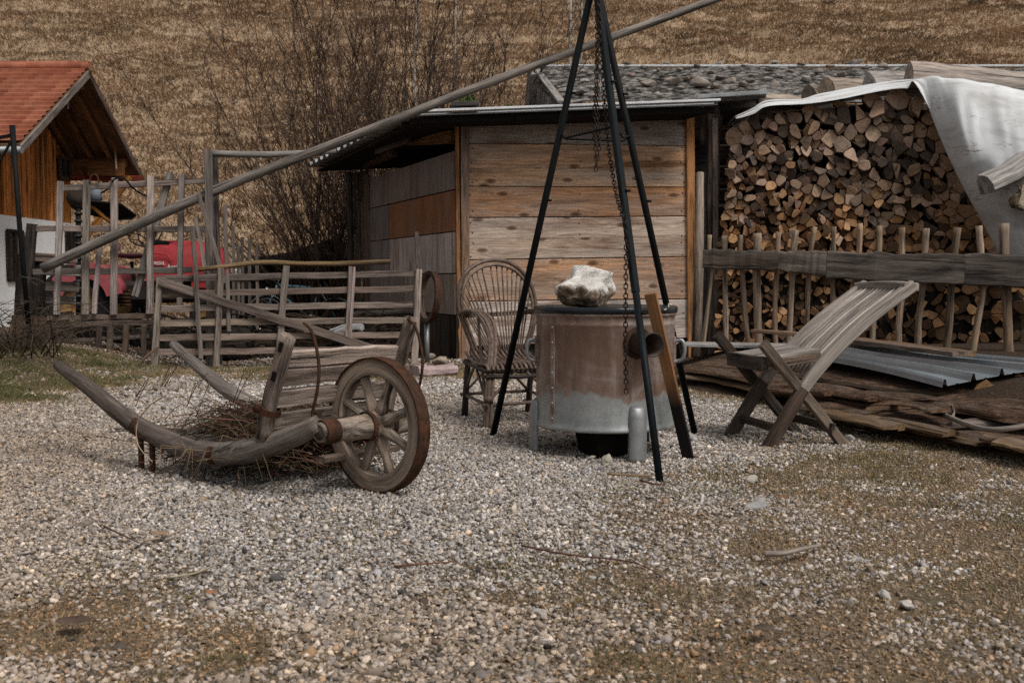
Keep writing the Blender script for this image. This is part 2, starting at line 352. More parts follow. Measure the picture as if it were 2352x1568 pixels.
def stones(y0, y1, dens, sub, r0, r1):
    n = int(dens * (y1 - y0) * (.52 * (y0 + y1) + 3.2)); y = np.sqrt(rng.uniform(y0 ** 2, y1 ** 2, n)); x = rng.uniform(-1, 1, n) * (.52 * y + 1.6)
    g = grassy(x, y); keep = (rng.uniform(size=n) < (1 - .55 * g)) & (((x - BA.x) * BN.x + (y - BA.y) * BN.y < .12) | (y < 5)); x = x[keep]; y = y[keep]; g = g[keep]; n = len(x)
    bv, bf = ico(sub); r = r0 + (r1 - r0) * rng.power(.55, n); r *= np.where(rng.uniform(size=n) < .025, 1.7, 1); crumb = (rng.uniform(size=n) < .9) & (g * (.35 + .75 * sstep(.35, .6, fbm(x * 3.3, y * 3.3, 4, 91))) > rng.uniform(.12, .7, n)); r = np.where(crumb, r * rng.uniform(.45, .85, n), r)
    sc = np.stack([r * rng.uniform(.85, 1.35, n), r * rng.uniform(.7, 1.05, n), r * rng.uniform(.4, .75, n)], -1)
    lum = bv[None] * (1 + .22 * rng.normal(size=(n, len(bv), 1))); M3 = rotm(n)
    v = np.einsum('nij,nkj->nki', M3, lum * sc[:, None, :])
    z = gz(x, y) + rng.uniform(-.3, .75, n) * r * np.where(g > .6, .5, 1)
    v += np.stack([x, y, z], -1)[:, None, :]
    f = (bf[None] + (np.arange(n) * len(bv))[:, None, None]).reshape(-1, 3)
    L = np.clip(rng.normal(.34, .125, n), .05, .8); L = np.where(rng.uniform(size=n) < .035, rng.uniform(.6, .8, n), L)
    wet = fbm(x * 1.3 + 9, y * 1.3, 3, 77); L *= .8 + .4 * wet
    w = rng.normal(0, 1, n); c = np.stack([L * (1.07 + .04 * w), L * (.962 + .004 * w), L * (.875 - .05 * w), np.ones(n)], -1)
    bw = np.clip(sstep(3.9, 2.5, y) * .8 + sstep(-.55, -.95, x / (.47 * y)) * .7 + .5 * sstep(.5, .65, fbm(x * .7, y * .7, 3, 17)), 0, 1)[:, None]; c[:, :3] *= 1 - bw * np.array([.10, .19, .28]); c[crumb, :3] *= np.array([.72, .58, .44]) ; br = rng.uniform(size=n) < .06; c[br, :3] *= np.array([.9, .76, .62])
    return v.reshape(-1, 3), f, np.repeat(c, len(bv), 0)
def mk_stone():
    m = M('pebble_stone', .8); g = m.n('NewGeometry').outputs['Position']; n = m.noise(g, (140, 140, 140), 3, .6)
    c = m.scale(m.attr('tint', 'Color'), m.rng(n, .3, .7, .8, 1.15)); return m.out(c)
STONE = mk_stone()
parts = [stones(2.3, 3.3, 8500, 2, .0045, .0118), stones(3.3, 6.5, 8000, 1, .0048, .0122), stones(6.5, 9, 5400, 1, .006, .014), stones(9, 13.5, 2400, 1, .009, .018)]
vs, fs, cs, o = [], [], [], 0
for v, f, c in parts: vs.append(v); fs.append(f + o); cs.append(c); o += len(v)
npmesh('gravel', np.concatenate(vs), np.concatenate(fs), STONE, np.concatenate(cs), True, 'stuff')
# ------------------------------------------------------------ grass blades
def blades(name, x, y, z, h, w, col, lean, mat, nb, tip=None, spread=.03, vr=(.65, 1.3)):
    n = len(x) * nb; x = np.repeat(x, nb) + rng.normal(0, 1, n) * spread; y = np.repeat(y, nb) + rng.normal(0, 1, n) * spread; z = np.repeat(z, nb)
    h = np.repeat(h, nb) * rng.uniform(.5, 1.2, n); col = np.repeat(col, nb, 0) * rng.uniform(vr[0], vr[1], (n, 1)); col[:, 3] = 1
    a = rng.uniform(0, 6.283, n); dx = np.cos(a) * w / 2; dy = np.sin(a) * w / 2; b = rng.uniform(0, 6.283, n); l = h * lean * rng.uniform(.3, 1.2, n)
    lx = np.cos(b) * l; ly = np.sin(b) * l + (0 if tip is None else tip * h)
    v = np.stack([np.stack([x - dx, y - dy, z - .01], -1), np.stack([x + dx, y + dy, z - .01], -1), np.stack([x + lx * .45 + dx * .8, y + ly * .45 + dy * .8, z + h * .65], -1), np.stack([x + lx * .45 - dx * .8, y + ly * .45 - dy * .8, z + h * .65], -1), np.stack([x + lx, y + ly, z + h * (1 if tip is None else .75)], -1)], 1)
    i = np.arange(n)[:, None] * 5; f = np.concatenate([i + np.array([[0, 1, 2]]), i + np.array([[0, 2, 3]]), i + np.array([[3, 2, 4]])])
    return npmesh(name, v.reshape(-1, 3), f, mat, np.repeat(col, 5, 0), False, 'stuff')
GRASS = M('grass_blade', .8); GRASS = GRASS.out(GRASS.attr('tint', 'Color'))
def cols(n, a, b, t): c = np.array(a)[None] * (1 - t[:, None]) + np.array(b)[None] * t[:, None]; return np.concatenate([c, np.ones((n, 1))], 1)
n = 390000; y = np.sqrt(rng.uniform(2.3 ** 2, 13.5 ** 2, n)); x = rng.uniform(-1, 1, n) * (.52 * y + 1.6)
pg = grassy(x, y) * (.25 + .75 * sstep(.4, .6, fbm(x * 3, y * 3, 3, 51))) + .35 * sstep(.60, .72, fbm(x * 5, y * 5, 2, 61)) * sstep(6.0, 3.0, y)
s_ = (x - BA.x) * BN.x + (y - BA.y) * BN.y; k = (rng.uniform(size=n) < pg * .75) & ((s_ < .06) | (y < 5)) & ((y < 12.0) | (x > 0)); x, y = x[k], y[k]; n = len(x)
gr = sstep(.52, .62, fbm(x * 1.6, y * 1.6, 3, 71)) * .75 + .9 * sstep(-3.3, -4.1, x) * sstep(8, 9, y); gr = np.clip(gr * rng.uniform(.2, 1.2, n), 0, 1)
blades('yard_grass', x, y, gz(x, y), rng.uniform(.006, .018, n) * (1 + .9 * gr) * (1 + .9 * sstep(6, 10, y)), .0036, cols(n, (.29, .21, .12), (.10, .105, .04), gr), 1.6, GRASS, 4, None, .02)
n = 170000; y = 28.6 + 33 * rng.power(1.25, n); x = rng.uniform(-1, 1, n) * (.53 * y + 1)
t = fbm(x * .3, y * .9, 4, 21); t2 = fbm(x * 1.4, y * 1.4, 3, 44); tt = np.clip(sstep(.32, .62, t) * .7 + .5 * (t2 - .3), 0, 1); hc = cols(n, (.36, .25, .16), (.54, .40, .275), tt); dk_ = sstep(.40, .30, fbm(x * .8 + 5, y * 2.0, 4, 63)); hc[:, :3] *= (1 - .34 * dk_)[:, None]; ol = sstep(.55, .7, fbm(x * .35, y * .6, 3, 88))[:, None]; hc[:, :3] *= 1 - ol * np.array([.12, .10, .12])
blades('hill_grass', x, y, hz(x, y), rng.uniform(.07, .20, n) * (.6 + .7 * t2), .045, hc, 1.0, GRASS, 4, -.75, .10, (.82, 1.15))
# ============================================================ wooden barrow with one big spoked wheel
HC = G(868, 1130); RW = .318; WC = V3((HC.x, HC.y, RW + .0))
ES = V3((-.656, -.755, 0)); ET = V3((-.755, .656, 0))
cart = thing('wooden_barrow', 'old wooden barrow with long curved shafts and one large spoked wheel', 'barrow', (WC.x, WC.y, 0))
BR = (.17, .125, .09); BRD = (.12, .098, .082)
def ring(r0, r1, h0, h1, k=56, wob=0.0, **kw): return MB().lathe(WC, ES, [(r1, h0), (r1, h1), (r0, h1), (r0, h0)], k, closed=True, smooth=False, wob=wob, **kw)
wheel = ring(.236, .308, -.028, .028, 64, .004, tint=(.42, .34, .265)).build('wheel', W_FELLOE, cart)
MB().lathe(WC, ES, [(.3085, -.034), (.318, -.034), (.320, 0), (.318, .034), (.3085, .034)], 64, closed=True, smooth=False, wob=.001).build('tyre', IRON, wheel)
hub = MB().lathe(WC, ES, [(.03, -.27), (.048, -.27), (.052, -.2), (.06, -.08), (.066, -.045), (.066, .05), (.058, .08), (.053, .16), (.049, .30), (.045, .345), (.02, .345)], 24, wob=.01, axial=True, tint=(.27, .21, .155)).build('hub', W_CART, wheel)
MB().lathe(WC, ES, [(.003, .347), (.034, .347), (.036, .344), (.036, .335)], 18, tint=(.06, .048, .04)).build('hub_end', W_DARK, wheel)
for h0, h1, r in ((.255, .335, .0515), (.052, .075, .0665), (-.075, -.05, .066)):
    MB().lathe(WC, ES, [(r, h0), (r + .004, h0), (r + .004, h1), (r, h1)], 24, closed=True, smooth=False).build('hub_band', IRON, wheel)
WU = -ET
for k in range(8):
    a = math.radians(22 + 45 * k); d = WU * math.cos(a) + Z * math.sin(a)
    MB().tube([WC + d * .055, WC + d * .10, WC + d * .16, WC + d * .245], [.032, .028, .021, .024], 8, .05, tint=(.38, .315, .25)).build('spoke', W_CART, wheel)
def cs(x, y, s): return PL(x, y, WC + ES * s, ES)
near = [(132, 838, .45), (165, 862, .45), (205, 890, .45), (265, 940, .44), (320, 980, .43), (380, 1008, .42), (440, 1030, .41), (500, 1043, .40), (560, 1038, .39), (620, 1022, .37), (680, 1000, .35), (735, 972, .325)]
nw = [cs(x, y, s) for x, y, s in near]
rad = [.027, .033, .038, .042, .046, .05, .052, .053, .051, .048, .043, .038]
def fine(pts, r, n=3):
    p = catmull(pts, n); return p, [float(np.interp(i / n, range(len(r)), r)) for i in range(len(p))]
p, r = fine(nw, rad); MB().tube(p, r, 10, .035, tint=BRD, flat=1.15).build('shaft', W_CART, cart)
far = [cs(397, 790, -.36), cs(440, 828, -.36), cs(500, 880, -.36), cs(545, 910, -.36)]
mir = [q - ES * (s + .34) for q, (x, y, s) in zip(nw, near)]
farp = far + [q for q in mir[5:] if (q - WC).dot(ET) < (far[-1] - WC).dot(ET) - .1]
p, r = fine(farp, [.027, .035, .041, .045] + [.046] * (len(farp) - 5) + [.036]); MB().tube(p, r, 10, .035, tint=(.20, .175, .155), flat=1.0).build('shaft', W_CART, cart)
def tz(q): return (q - WC).dot(ET), q.z
def cz(t, z, s): return V3((WC.x, WC.y, 0)) + ET * t + ES * s + Z * z
# leaning uprights with slots drawn as dark plugs
b0 = cs(606, 1006, .39); b1 = cs(663, 772, .39); ld = (b1 - b0).normalized()
mids = [b0, b0.lerp(b1, .35) + ET * .02, b0.lerp(b1, .7) + ET * .012, b1]
def upright(sh, tint, ws=.085):
    m = MB(); pp = [q + sh for q in mids]; p = catmull(pp, 3); L = len(p)
    for i in range(L - 1):
        pass
    m.tube(p, [.056, .053] + [.05] * (L - 4) + [.047, .044], 8, .06, tint=tint, flat=.6); return m
u1 = upright(V3((0, 0, 0)), (.27, .22, .18)).build('upright', W_CART, cart)
t0, z0 = tz(b0); t1, z1 = tz(b1)
for f in (.62, .9):
    q = b0.lerp(b1, f) + ES * .012
    MB().beam(q - ld * .022, q + ld * .022, .02, .05, up=ES, n=1, wob=0).build('slot_shade', DARK, u1)  # dark plug instead of a recess, the slot's shade put into its colour
fu = [q - ES * .74 for q in mids]; fu[-1] = cs(945, 733, -.34); fu[-2] = fu[1].lerp(fu[3], .55)
p = catmull(fu, 3); upf = MB().tube(p, [.04] * (len(p) - 3) + [.036, .037, .04], 9, .05, tint=(.26, .195, .14)).build('upright', W_CART, cart)
# headboard planks between the uprights
for k, (x, y, hh) in enumerate(((648, 823, .078), (638, 866, .085), (628, 915, .092), (617, 966, .085))):
    q = cs(x, y, .37) + (-ET) * .02; e = q - ES * .70 + Z * R.uniform(-.008, .004)
    MB().beam(q, e, .026, hh, up=(b1 - b0), n=8, wob=.05, off=.003, tint=(.36, .295, .245)).build('headboard_plank', W_CART, cart)
# bed slats, straps, legs, rods
for t, w in ((.42, .10), (.58, .12), (.75, .12), (.92, .11), (1.08, .10)):
    za = float(np.interp(t, [tz(q)[0] for q in reversed(nw)], [tz(q)[1] for q in reversed(nw)]))
    MB().beam(cz(t, za + .045, .36), cz(t, za + .045, -.32), w, .024, n=4, tint=BRD).build('bed_slat', W_CART, cart)
MB().beam(cz(.22, .15, .16), cz(.22, .15, -.32), .06, .03, n=4, tint=BR).build('bed_slat', W_CART, cart)
def strap(i0, r, parent=cart):
    q = nw[i0]; d = (nw[i0 + 1] - nw[i0 - 1]).normalized(); m = MB(); m.lathe(q, d, [(r, -.022), (r + .005, -.022), (r + .005, .022), (r, .022)], 16, closed=True, smooth=False); m.build('iron_strap', IRON, parent)
strap(7, .052); strap(4, .045)
q = b0.lerp(b1, .28); m = MB(); m.lathe(q, ld, [(.043, -.016), (.05, -.016), (.05, .016), (.043, .016)], 14, closed=True, smooth=False); m.tube([q + ET * .03, q + ET * .10 + ES * .01], [.018, .022], 8); m.build('iron_strap', IRON, cart)
def leg(s):
    for x, y in ((325, 1076), (351, 1086)):
        g = cs(x, y, .43); g.z = 0; top = V3((g.x, g.y, float(np.interp(tz(g)[0], [tz(q)[0] for q in reversed(nw)], [tz(q)[1] for q in reversed(nw)]))))
        d = ES * (s - .43); MB().beam(top + d, g + d + Z * (-.02), .034, .018, up=ES, n=3, wob=.05).build('iron_leg', IRON, cart)
leg(.43); leg(-.35)
rod = [cs(698, 742, .33), cs(714, 758, .33), cs(727, 800, .33), cs(733, 850, .33), cs(728, 900, .33), cs(720, 935, .33), cs(719, 955, .33), cs(730, 968, .33)]
MB().tube(catmull(rod, 4), .0075, 6, .06).build('iron_rod', IRON, cart)
MB().tube(catmull([q - ES * .64 for q in rod], 4), .0075, 6, .06).build('iron_rod', IRON, cart)
m = MB(); q = cs(727, 968, .315); m.beam(q - Z * .045, q + Z * .045, .05, .03, up=ES, n=2); m.build('axle_bracket', IRON, cart)
m = MB(); q = q - ES * .60; m.beam(q - Z * .045, q + Z * .045, .05, .03, up=ES, n=2); m.build('axle_bracket', IRON, cart)
# dry stems heaped on the barrow
m = MB(); tv2 = lambda c: tuple(x * R.uniform(.6, 1.3) for x in c)
for k in range(1700):
    t = R.gauss(.82, .25); s = R.uniform(-.36, .33); z = R.uniform(.06, .34) * max(.25, 1 - abs(t - .75) * 1.2)
    if t < .42: t = .42 + R.random() * .1
    a = R.uniform(0, 6.28); L = R.uniform(.06, .26) * (1.7 if R.random() < .12 else 1); d = ET * math.cos(a) + ES * math.sin(a) * .8 + Z * R.uniform(-.25, .45); d.normalize()
    c0 = cz(t, z + .05, s); bd = V3((R.gauss(0, .04), R.gauss(0, .04), R.gauss(0, .03)))
    cl = R.choice([(.085, .052, .034), (.10, .058, .036), (.05, .031, .021), (.13, .08, .05), (.20, .135, .085), (.035, .022, .016), (.045, .028, .02)])
    b2 = V3((R.gauss(0, .05), R.gauss(0, .05), R.gauss(0, .03))); m.tube(catmull([c0 - d * L, c0 - d * L * .3 + bd, c0 + d * L * .3 + b2, c0 + d * L - Z * .03 + bd], 2), [.0028, .001], 3, tint=tv2(cl))
for k in range(30):
    x0 = R.uniform(300, 560); q = cs(x0, R.uniform(880, 1000), R.uniform(.1, .42)); L = R.uniform(.2, .45); a = R.uniform(-.6, .9)
    d = -ET * math.cos(a) + Z * math.sin(a); m.tube(catmull([q, q + d * L * .5 + Z * .05, q + d * L - Z * R.uniform(0, .12) + ES * R.uniform(-.1, .1)], 3), [.0028, .0012], 3, tint=(.17, .12, .08))
lp = [cs(385, 905, .46), cs(345, 930, .5), cs(318, 965, .52), cs(313, 1000, .53), cs(322, 1030, .53), cs(350, 1060, .53)]
m.tube(catmull(lp, 4), [.004, .0025], 4, tint=(.36, .28, .19))
for k in range(10):
    q = cz(R.uniform(.7, .95), .16, R.uniform(.3, .45)); m.tube([q, q + ES * .12 + Z * .02 - ET * R.uniform(-.1, .1), q + ES * .17 - Z * R.uniform(.08, .16)], [.003, .0015], 3, tint=(.19, .13, .08))
m.build('dry_stems', TINT, at=cz(.8, .15, 0), label='tangle of dry brown plant stems heaped on the wooden barrow', cat='plant stems', kind='stuff')
# ============================================================ galvanised boiler (cauldron stove)
f1 = G(1475, 1062); f2 = G(1224, 1036); RD = .40
DC = V3(((f1.x + f2.x) / 2 + .075, (f1.y + f2.y) / 2 + .26, 0)); DC = V3((P(1391, 700, 6.25).x, 6.27, 0))
drum = thing('boiler', 'round galvanised boiler on short legs, rust brown above and silver grey below', 'boiler', DC)
def mk_drum():
    m = M('rusty_boiler_steel', .5); g = m.attr('gc'); sp = m.n('SeparateXYZ', {0: g}); a = sp.outputs[0]; h = sp.outputs[1]
    vec = m.n('CombineXYZ', {0: m.math('MULTIPLY', a, 7), 1: m.math('MULTIPLY', h, 1.1)}).outputs[0]
    st = m.noise(vec, (1.6, 1.6, 1), 6, .7); bl = m.noise(g, (4, 4, 4), 5, .65, .6); ed = m.noise(g, (3.2, 3.2, 1), 3, .5); sp2 = m.noise(g, (30, 30, 30), 4, .7)
    hh = m.math('ADD', h, m.rng(ed, .3, .7, -.05, .05)); hh = m.math('ADD', hh, m.rng(st, .3, .7, -.03, .03)); k = m.rng(hh, .318, .342)
    rust = m.ramp(st, [(.25, (.10, .06, .046)), (.42, (.19, .122, .095)), (.55, (.26, .185, .152)), (.72, (.38, .325, .30))])
    rust = m.mix(m.rng(bl, .48, .62, 0, .6), rust, (.19, .105, .065)); rust = m.mix(m.rng(bl, .46, .32, 0, .75), rust, (.36, .315, .29)); dr = m.noise(m.n('CombineXYZ', {0: m.math('MULTIPLY', a, 16), 1: m.math('MULTIPLY', h, 1.6)}).outputs[0], (1, 1, 1), 4, .7, 0, (5, 0, 0)); rust = m.mix(m.rng(dr, .58, .68, 0, .55), rust, (.09, .05, .035))
    galv = m.ramp(bl, [(.25, (.27, .295, .30)), (.5, (.40, .42, .42)), (.75, (.50, .51, .50))]); galv = m.scale(galv, m.rng(st, .3, .7, .8, 1.15)); galv = m.scale(galv, m.rng(sp2, .3, .7, .88, 1.1))
    m.set(m.b.inputs['Metallic'], m.rng(k, 0, 1, .55, .1)); m.set(m.b.inputs['Roughness'], m.rng(k, 0, 1, .42, .62))
    m.bump(bl, .06, .01); return m.out(m.mix(k, galv, rust))
DRUM = mk_drum()
bk = 64
MB().lathe(DC, Z, [(RD - .05, .165), (RD + .004, .155), (RD + .008, .165), (RD + .004, .176), (RD, .2), (RD, .735), (RD + .003, .74), (RD + .003, .752), (RD, .757), (RD + .002, .79), (RD + .01, .795), (RD + .01, .806), (RD - .01, .808)], bk).build('body', DRUM, drum)
lid = MB().lathe(DC, Z, [(.05, .806), (RD + .012, .809), (RD + .016, .812), (RD + .016, .838), (RD + .008, .844), (RD - .012, .842), (RD - .03, .834), (.3, .836), (.1, .846), (.03, .848)], bk).build('lid', mk_simple('lid_enamel', (.02, .024, .028), .28, .2, .3, 10, .03), drum)
for g in (f1, f2, DC + (f1 - DC).normalized() * .01 + V3((.30, .38, 0))):
    d = (V3((g.x, g.y, 0)) - DC); d.normalize(); b = DC + d * (RD + .035); m = MB()
    sdv = V3((-d.y, d.x, 0)); pr = []
    for i in range(9):
        a = math.pi * i / 8; pr.append((math.cos(a) * .052, math.sin(a) * .045))
    v = []; gc = []
    hs = [(-.01, 1.08), (.02, 1.02), (.16, .98), (.24, .95), (.285, .75), (.305, .3)]
    for z, k in hs:
        for (x, y) in pr: q = DC + d * (RD - .004 + y * k) + sdv * x * (.6 + .4 * k) + Z * z; v.append(q); gc.append((x, z, y))
    f = [[i * 9 + j, i * 9 + j + 1, (i + 1) * 9 + j + 1, (i + 1) * 9 + j] for i in range(len(hs) - 1) for j in range(8)]
    m.add(v, f, gc, .5, (1, 1, 1), True); o = m.build('leg', GALV, drum); so = o.modifiers.new('thick', 'SOLIDIFY'); so.thickness = .004
pa = (G(1560, 1040) - G(1391, 1000)).normalized(); pa = V3((.37, -.93, 0)).normalized(); pc = DC + pa * (RD - .03) + Z * .648
MB().lathe(pc, pa, [(.058, 0), (.064, .0), (.064, .19), (.0665, .192), (.0665, .2), (.060, .2), (.059, 0)], 28).build('flue_pipe', mk_simple('sooty_steel', (.045, .036, .032), .55, .4, .4, 12, .1, .6), drum)
MB().lathe(pc + pa * .02, pa, [(.01, 0), (.0595, 0), (.0595, .004), (.01, .004)], 24).build('flue_throat', DARK, drum)
MB().lathe(pc + pa * .03, pa, [(.066, 0), (.088, .0), (.085, .006), (.066, .012)], 28).build('flue_collar', IRON, drum)
for sg, x in ((-1, 1236), (1, 1546)):
    d = V3((sg * .985, -.17, 0)) if sg < 0 else V3((.95, -.3, 0)); d.normalize(); c = DC + d * RD; sdv = V3((-d.y, d.x, 0)); m = MB()
    m.tube(catmull([c + Z * .64 + d * .0, c + Z * .65 + d * .045, c + Z * .60 + d * .062, c + Z * .545 + d * .05, c + Z * .53 + d * .01, c + Z * .53 + sdv * -.03], 5), .0115, 8); m.build('handle', GALV, drum)
    MB().beam(c + Z * .50 + d * .003, c + Z * .67 + d * .003, .07, .012, up=d, n=3).build('handle_plate', DRUM, drum)
ash = DC + V3((-.02, -.16, 0)); MB().lathe(ash - Z * .01, Z, [(.12, .0), (.14, .02), (.17, .15), (.15, .17)], 4, a0=.5, smooth=False).build('ash_box', DARK, drum)
sm_ = MB(); sd_ = V3((-.78, -.62, 0)).normalized()
sm_.beam(DC + sd_ * (RD + .002) + Z * .2, DC + sd_ * (RD + .002) + Z * .74, .03, .006, up=sd_, n=3, ch=.05); sm_.build('seam', DRUM, drum)
for k in range(7):
    q = DC + sd_ * (RD + .004) + Z * (.22 + .085 * k); MB().lathe(q, sd_, [(.001, .006), (.006, .004), (.008, 0), (.008, -.004)], 8).build('rivet', DRUM, drum)
# rock on the lid
RK = P(1340, 700, 6.16); RK.z = .842
def mk_rock(name, c1, c2, c3):
    m = M(name, .9); g = m.attr('gc'); n = m.noise(g, (7, 7, 7), 6, .7); n2 = m.noise(g, (26, 26, 26), 5, .7); sp = m.n('SeparateXYZ', {0: g})
    hh = m.math('ADD', sp.outputs[2], m.rng(n, .3, .7, -.05, .05)); k = m.rng(hh, -.05, -.02)
    low = m.ramp(n2, [(.32, (.05, .036, .025)), (.5, c2), (.68, c3)]); top = m.scale(m.mix(0.0, c1, c1), m.rng(n2, .3, .7, .8, 1.1))
    m.bump(n2, .9, .02); return m.out(m.mix(k, low, top))
m = MB(); rk = bmesh.new()
m.rock(RK + Z * .125, (.255, .17, .155), 9, 5, .24, 12, mat=0, fine=.07, rz=.75)
# shape it: undercut left, flat top
vv = []
for p in m.v:
    q = V3(p) - RK; x = q.x; z = q.z
    if x < -.06: q.z = min(q.z, .17 + (x + .06) * .6)
    if z < .09: q.x = x * (.72 + .28 * max(z, 0) / .09)
    q.z = min(max(q.z, 0), .235 - max(0, x) * .25); vv.append(tuple(RK + q))
m.v = vv; m.build('boulder', mk_rock('chalk_rock', (.80, .765, .72), (.22, .165, .12), (.46, .37, .28)), at=RK, label='white topped rough brown boulder weighing down the boiler lid', cat='rock')
# ============================================================ tripod and chains
TA = P(1366, -55, 6.36); tr = thing('tripod', 'tall black steel tripod standing over the boiler', 'tripod', (TA.x, TA.y, 0))
tb = [G(1130, 1003), G(1517, 1107), G(1597, 995)]
px0 = [(1350, 0), (1376, 0), (1385, 0)]
tops = []
for k, b in enumerate(tb):
    d = (TA - b); tp = b + d * 1.03; tops.append(tp)
    if k == 1:
        mid = b.lerp(tp, .335); l = MB().tube([b - Z * .02, mid], [.019, .019], 14).build('leg', BLUESTEEL, tr)
        MB().beam(mid - d.normalized() * .02, tp, .036, .036, up=(.5, -.8, 0), n=2, ch=.12, wob=0).build('leg_upper', BLUESTEEL, l)
    else: l = MB().tube([b - Z * .02, tp], [.0205, .0205], 14).build('leg', BLACK, tr)
    for f in (.29, .52, .74):
        q = b.lerp(tp, f) + V3((.021, -.012, 0)); MB().tube([q - V3((.01, 0, 0)), q + V3((.02, -.01, 0))], .007, 6).build('bolt', BLACK, l)
MB().lathe(TA + Z * .06, Z, [(.02, -.05), (.06, -.04), (.06, .02), (.03, .03)], 14).build('head_plate', BLACK, tr)
def onleg(k, y):   # point on a leg at image height y
    b, t = tb[k], tops[k]; lo, hi = 0, 1
    for _ in range(40):
        mmm = (lo + hi) / 2; q = b.lerp(t, mmm); d = q - CAM; yy = CY - FPX * d.dot(UP) / d.dot(FW)
        if yy > y: lo = mmm
        else: hi = mmm
    return b.lerp(t, lo)
a, b, c = onleg(0, 305), onleg(1, 291), onleg(2, 311)
hk = lambda p, q: p.lerp(q, .09) - Z * .03
MB().tube([a, a.lerp(b, .09) - Z * .035, b], .0065, 6).build('brace_rod', BLACK, tr)
MB().tube([a, a.lerp(c, .09) - Z * .035, a.lerp(c, .9) - Z * .035, c], .0065, 6).build('brace_rod', BLACK, tr)
MB().tube([b, b.lerp(c, .55) - Z * .035, c], .0065, 6).build('brace_rod', BLACK, tr)
def chain(m, pts, L=.034, r=.0105, w=.0034):
    pts = catmull(pts, 10); d = [0]
    for i in range(1, len(pts)): d.append(d[-1] + (pts[i] - pts[i - 1]).length)
    n = int(d[-1] / (L * .74)); xs_ = np.array([p[:] for p in pts])
    for i in range(n + 1):
        s = d[-1] * i / max(n, 1); q = V3([float(np.interp(s, d, xs_[:, k])) for k in range(3)]); q2 = V3([float(np.interp(min(s + .01, d[-1]), d, xs_[:, k])) for k in range(3)])
        t = q2 - q
        if t.length < 1e-6: t = V3((0, 0, -1))
        t.normalize(); u = t.cross(V3((0, 1, 0))).normalized(); vv = t.cross(u)
        if i % 2: u = vv
        loop = []
        for j in range(10):
            aa = 2 * math.pi * j / 10; loop.append(q + t * (math.cos(aa) * L / 2) + u * (math.sin(aa) * r))
        m.tube(loop, w, 5, closed=True)
CHAIN = mk_simple('chain_iron', (.022, .018, .016), .5, .6, .3, 30, .05, .3)
YC = 6.3; m = MB()
for dx, dy in ((0, 0), (6, .03)):
    chain(m, [P(1371 + dx, -20, YC + dy), P(1371 + dx * .5, 130, YC + dy), P(1366 + dx, 250, YC + dy), P(1367 + dx, 318, YC + dy)])
chain(m, [P(1362, 296, YC), P(1366, 322, YC - .04), P(1375, 322, YC - .04), P(1378, 300, YC)])
chain(m, [P(1366, 318, YC - .03), P(1368, 350, YC - .03), P(1369, 388, YC - .03)]); chain(m, [P(1376, 318, YC - .02), P(1376, 340, YC - .02), P(1371, 375, YC - .02)])
m.build('knotted_chain', CHAIN, at=P(1370, 0, YC), label='short doubled dark chain tied in a knot hanging inside the tripod', cat='chain')
m = MB(); YD = 5.95
chain(m, [P(1376, -10, 6.25), P(1384, 170, 6.15), P(1397, 330, 6.05), P(1414, 440, 5.85), P(1428, 490, 5.72), P(1438, 522, 5.66), P(1438, 600, 5.68), P(1437, 750, 5.7), P(1438, 898, 5.72)])
m.build('hanging_chain', CHAIN, at=P(1380, 0, 6.25), label='long thin dark chain hanging down in front of the boiler', cat='chain')
# leaning plank in front of boiler
b = G(1583, 1052); t = P(1494, 674, 5.80)
def mk_char():
    m = M('charred_wood', .85); g = m.attr('gc'); z = m.n('SeparateXYZ', {0: m.n('NewGeometry').outputs['Position']}).outputs[2]
    n = m.noise(g, (3, 50, 50), 5, .7); n2 = m.noise(g, (6, 6, 6), 4, .6); k = m.rng(m.math('ADD', z, m.rng(n2, .3, .7, -.06, .06)), .27, .5)
    c = m.scale(m.mix(k, (.013, .011, .010), (.26, .132, .062)), m.rng(n, .3, .7, .7, 1.25)); m.bump(n, .3, .005); return m.out(c)
MB().beam(b - Z * .02, t, .028, .062, up=(.92, -.38, 0), n=6, ch=.06, wob=.01).build('plank', mk_char(), at=(b.x, b.y, 0), label='narrow plank leaning on the boiler, charred black at its foot', cat='plank')
m = MB(); q = onleg(2, 697); m.tube(catmull([P(1525, 712, 5.98), P(1535, 706, 6.1), q + V3((.01, -.025, .0)), q + V3((.03, 0, -.01)), q + V3((0, .03, 0))], 4), .004, 5, tint=(.5, .46, .38))
q2 = onleg(2, 780); m.tube(catmull([P(1548, 792, 6.2), P(1560, 784, 6.4), q2 + V3((.0, -.026, 0)), q2 + V3((.03, 0, 0)), q2 + V3((0, .03, 0))], 4), .004, 5, tint=(.5, .46, .38))
m.build('twine', TINT, at=q, label='pale twine tied from the boiler to the right tripod leg', cat='twine')
# ============================================================ rattan armchair
fl, bl, br = G(1118, 986), G(1067, 956), G(1212, 946); wv = br - bl; fv = fl - bl
fr = fl + wv; ch = thing('rattan_armchair', 'brown rattan armchair with fan back beside the boiler', 'armchair', (fl + bl + br + fr) / 4)
nf = wv.cross(Z).normalized()
RT1 = mk_simple('rattan_cane', (.12, .085, .068), .5, 0, .5, 18, .15); RT2 = mk_simple('rattan_dark', (.035, .026, .022), .55, 0, .4, 18, .15); RT3 = mk_simple('rattan_worn', (.17, .12, .09), .6, 0, .6, 20, .3)
bp = bl + V3((0, 0, 0)) - nf * .0
def B(x, y, o=0.0): return PL(x, y, bp + fv * (-.12 + o), nf)
hoop = [(1092, 815), (1075, 770), (1058, 725), (1052, 690), (1056, 655), (1072, 624), (1103, 603), (1140, 597), (1174, 605), (1203, 628), (1222, 662), (1230, 705), (1224, 755), (1208, 805)]
hp = catmull([B(*q) for q in hoop], 5); cen = B(1142, 730)
MB().tube(hp, .0165, 8, .03).build('back_hoop', RT1, ch)
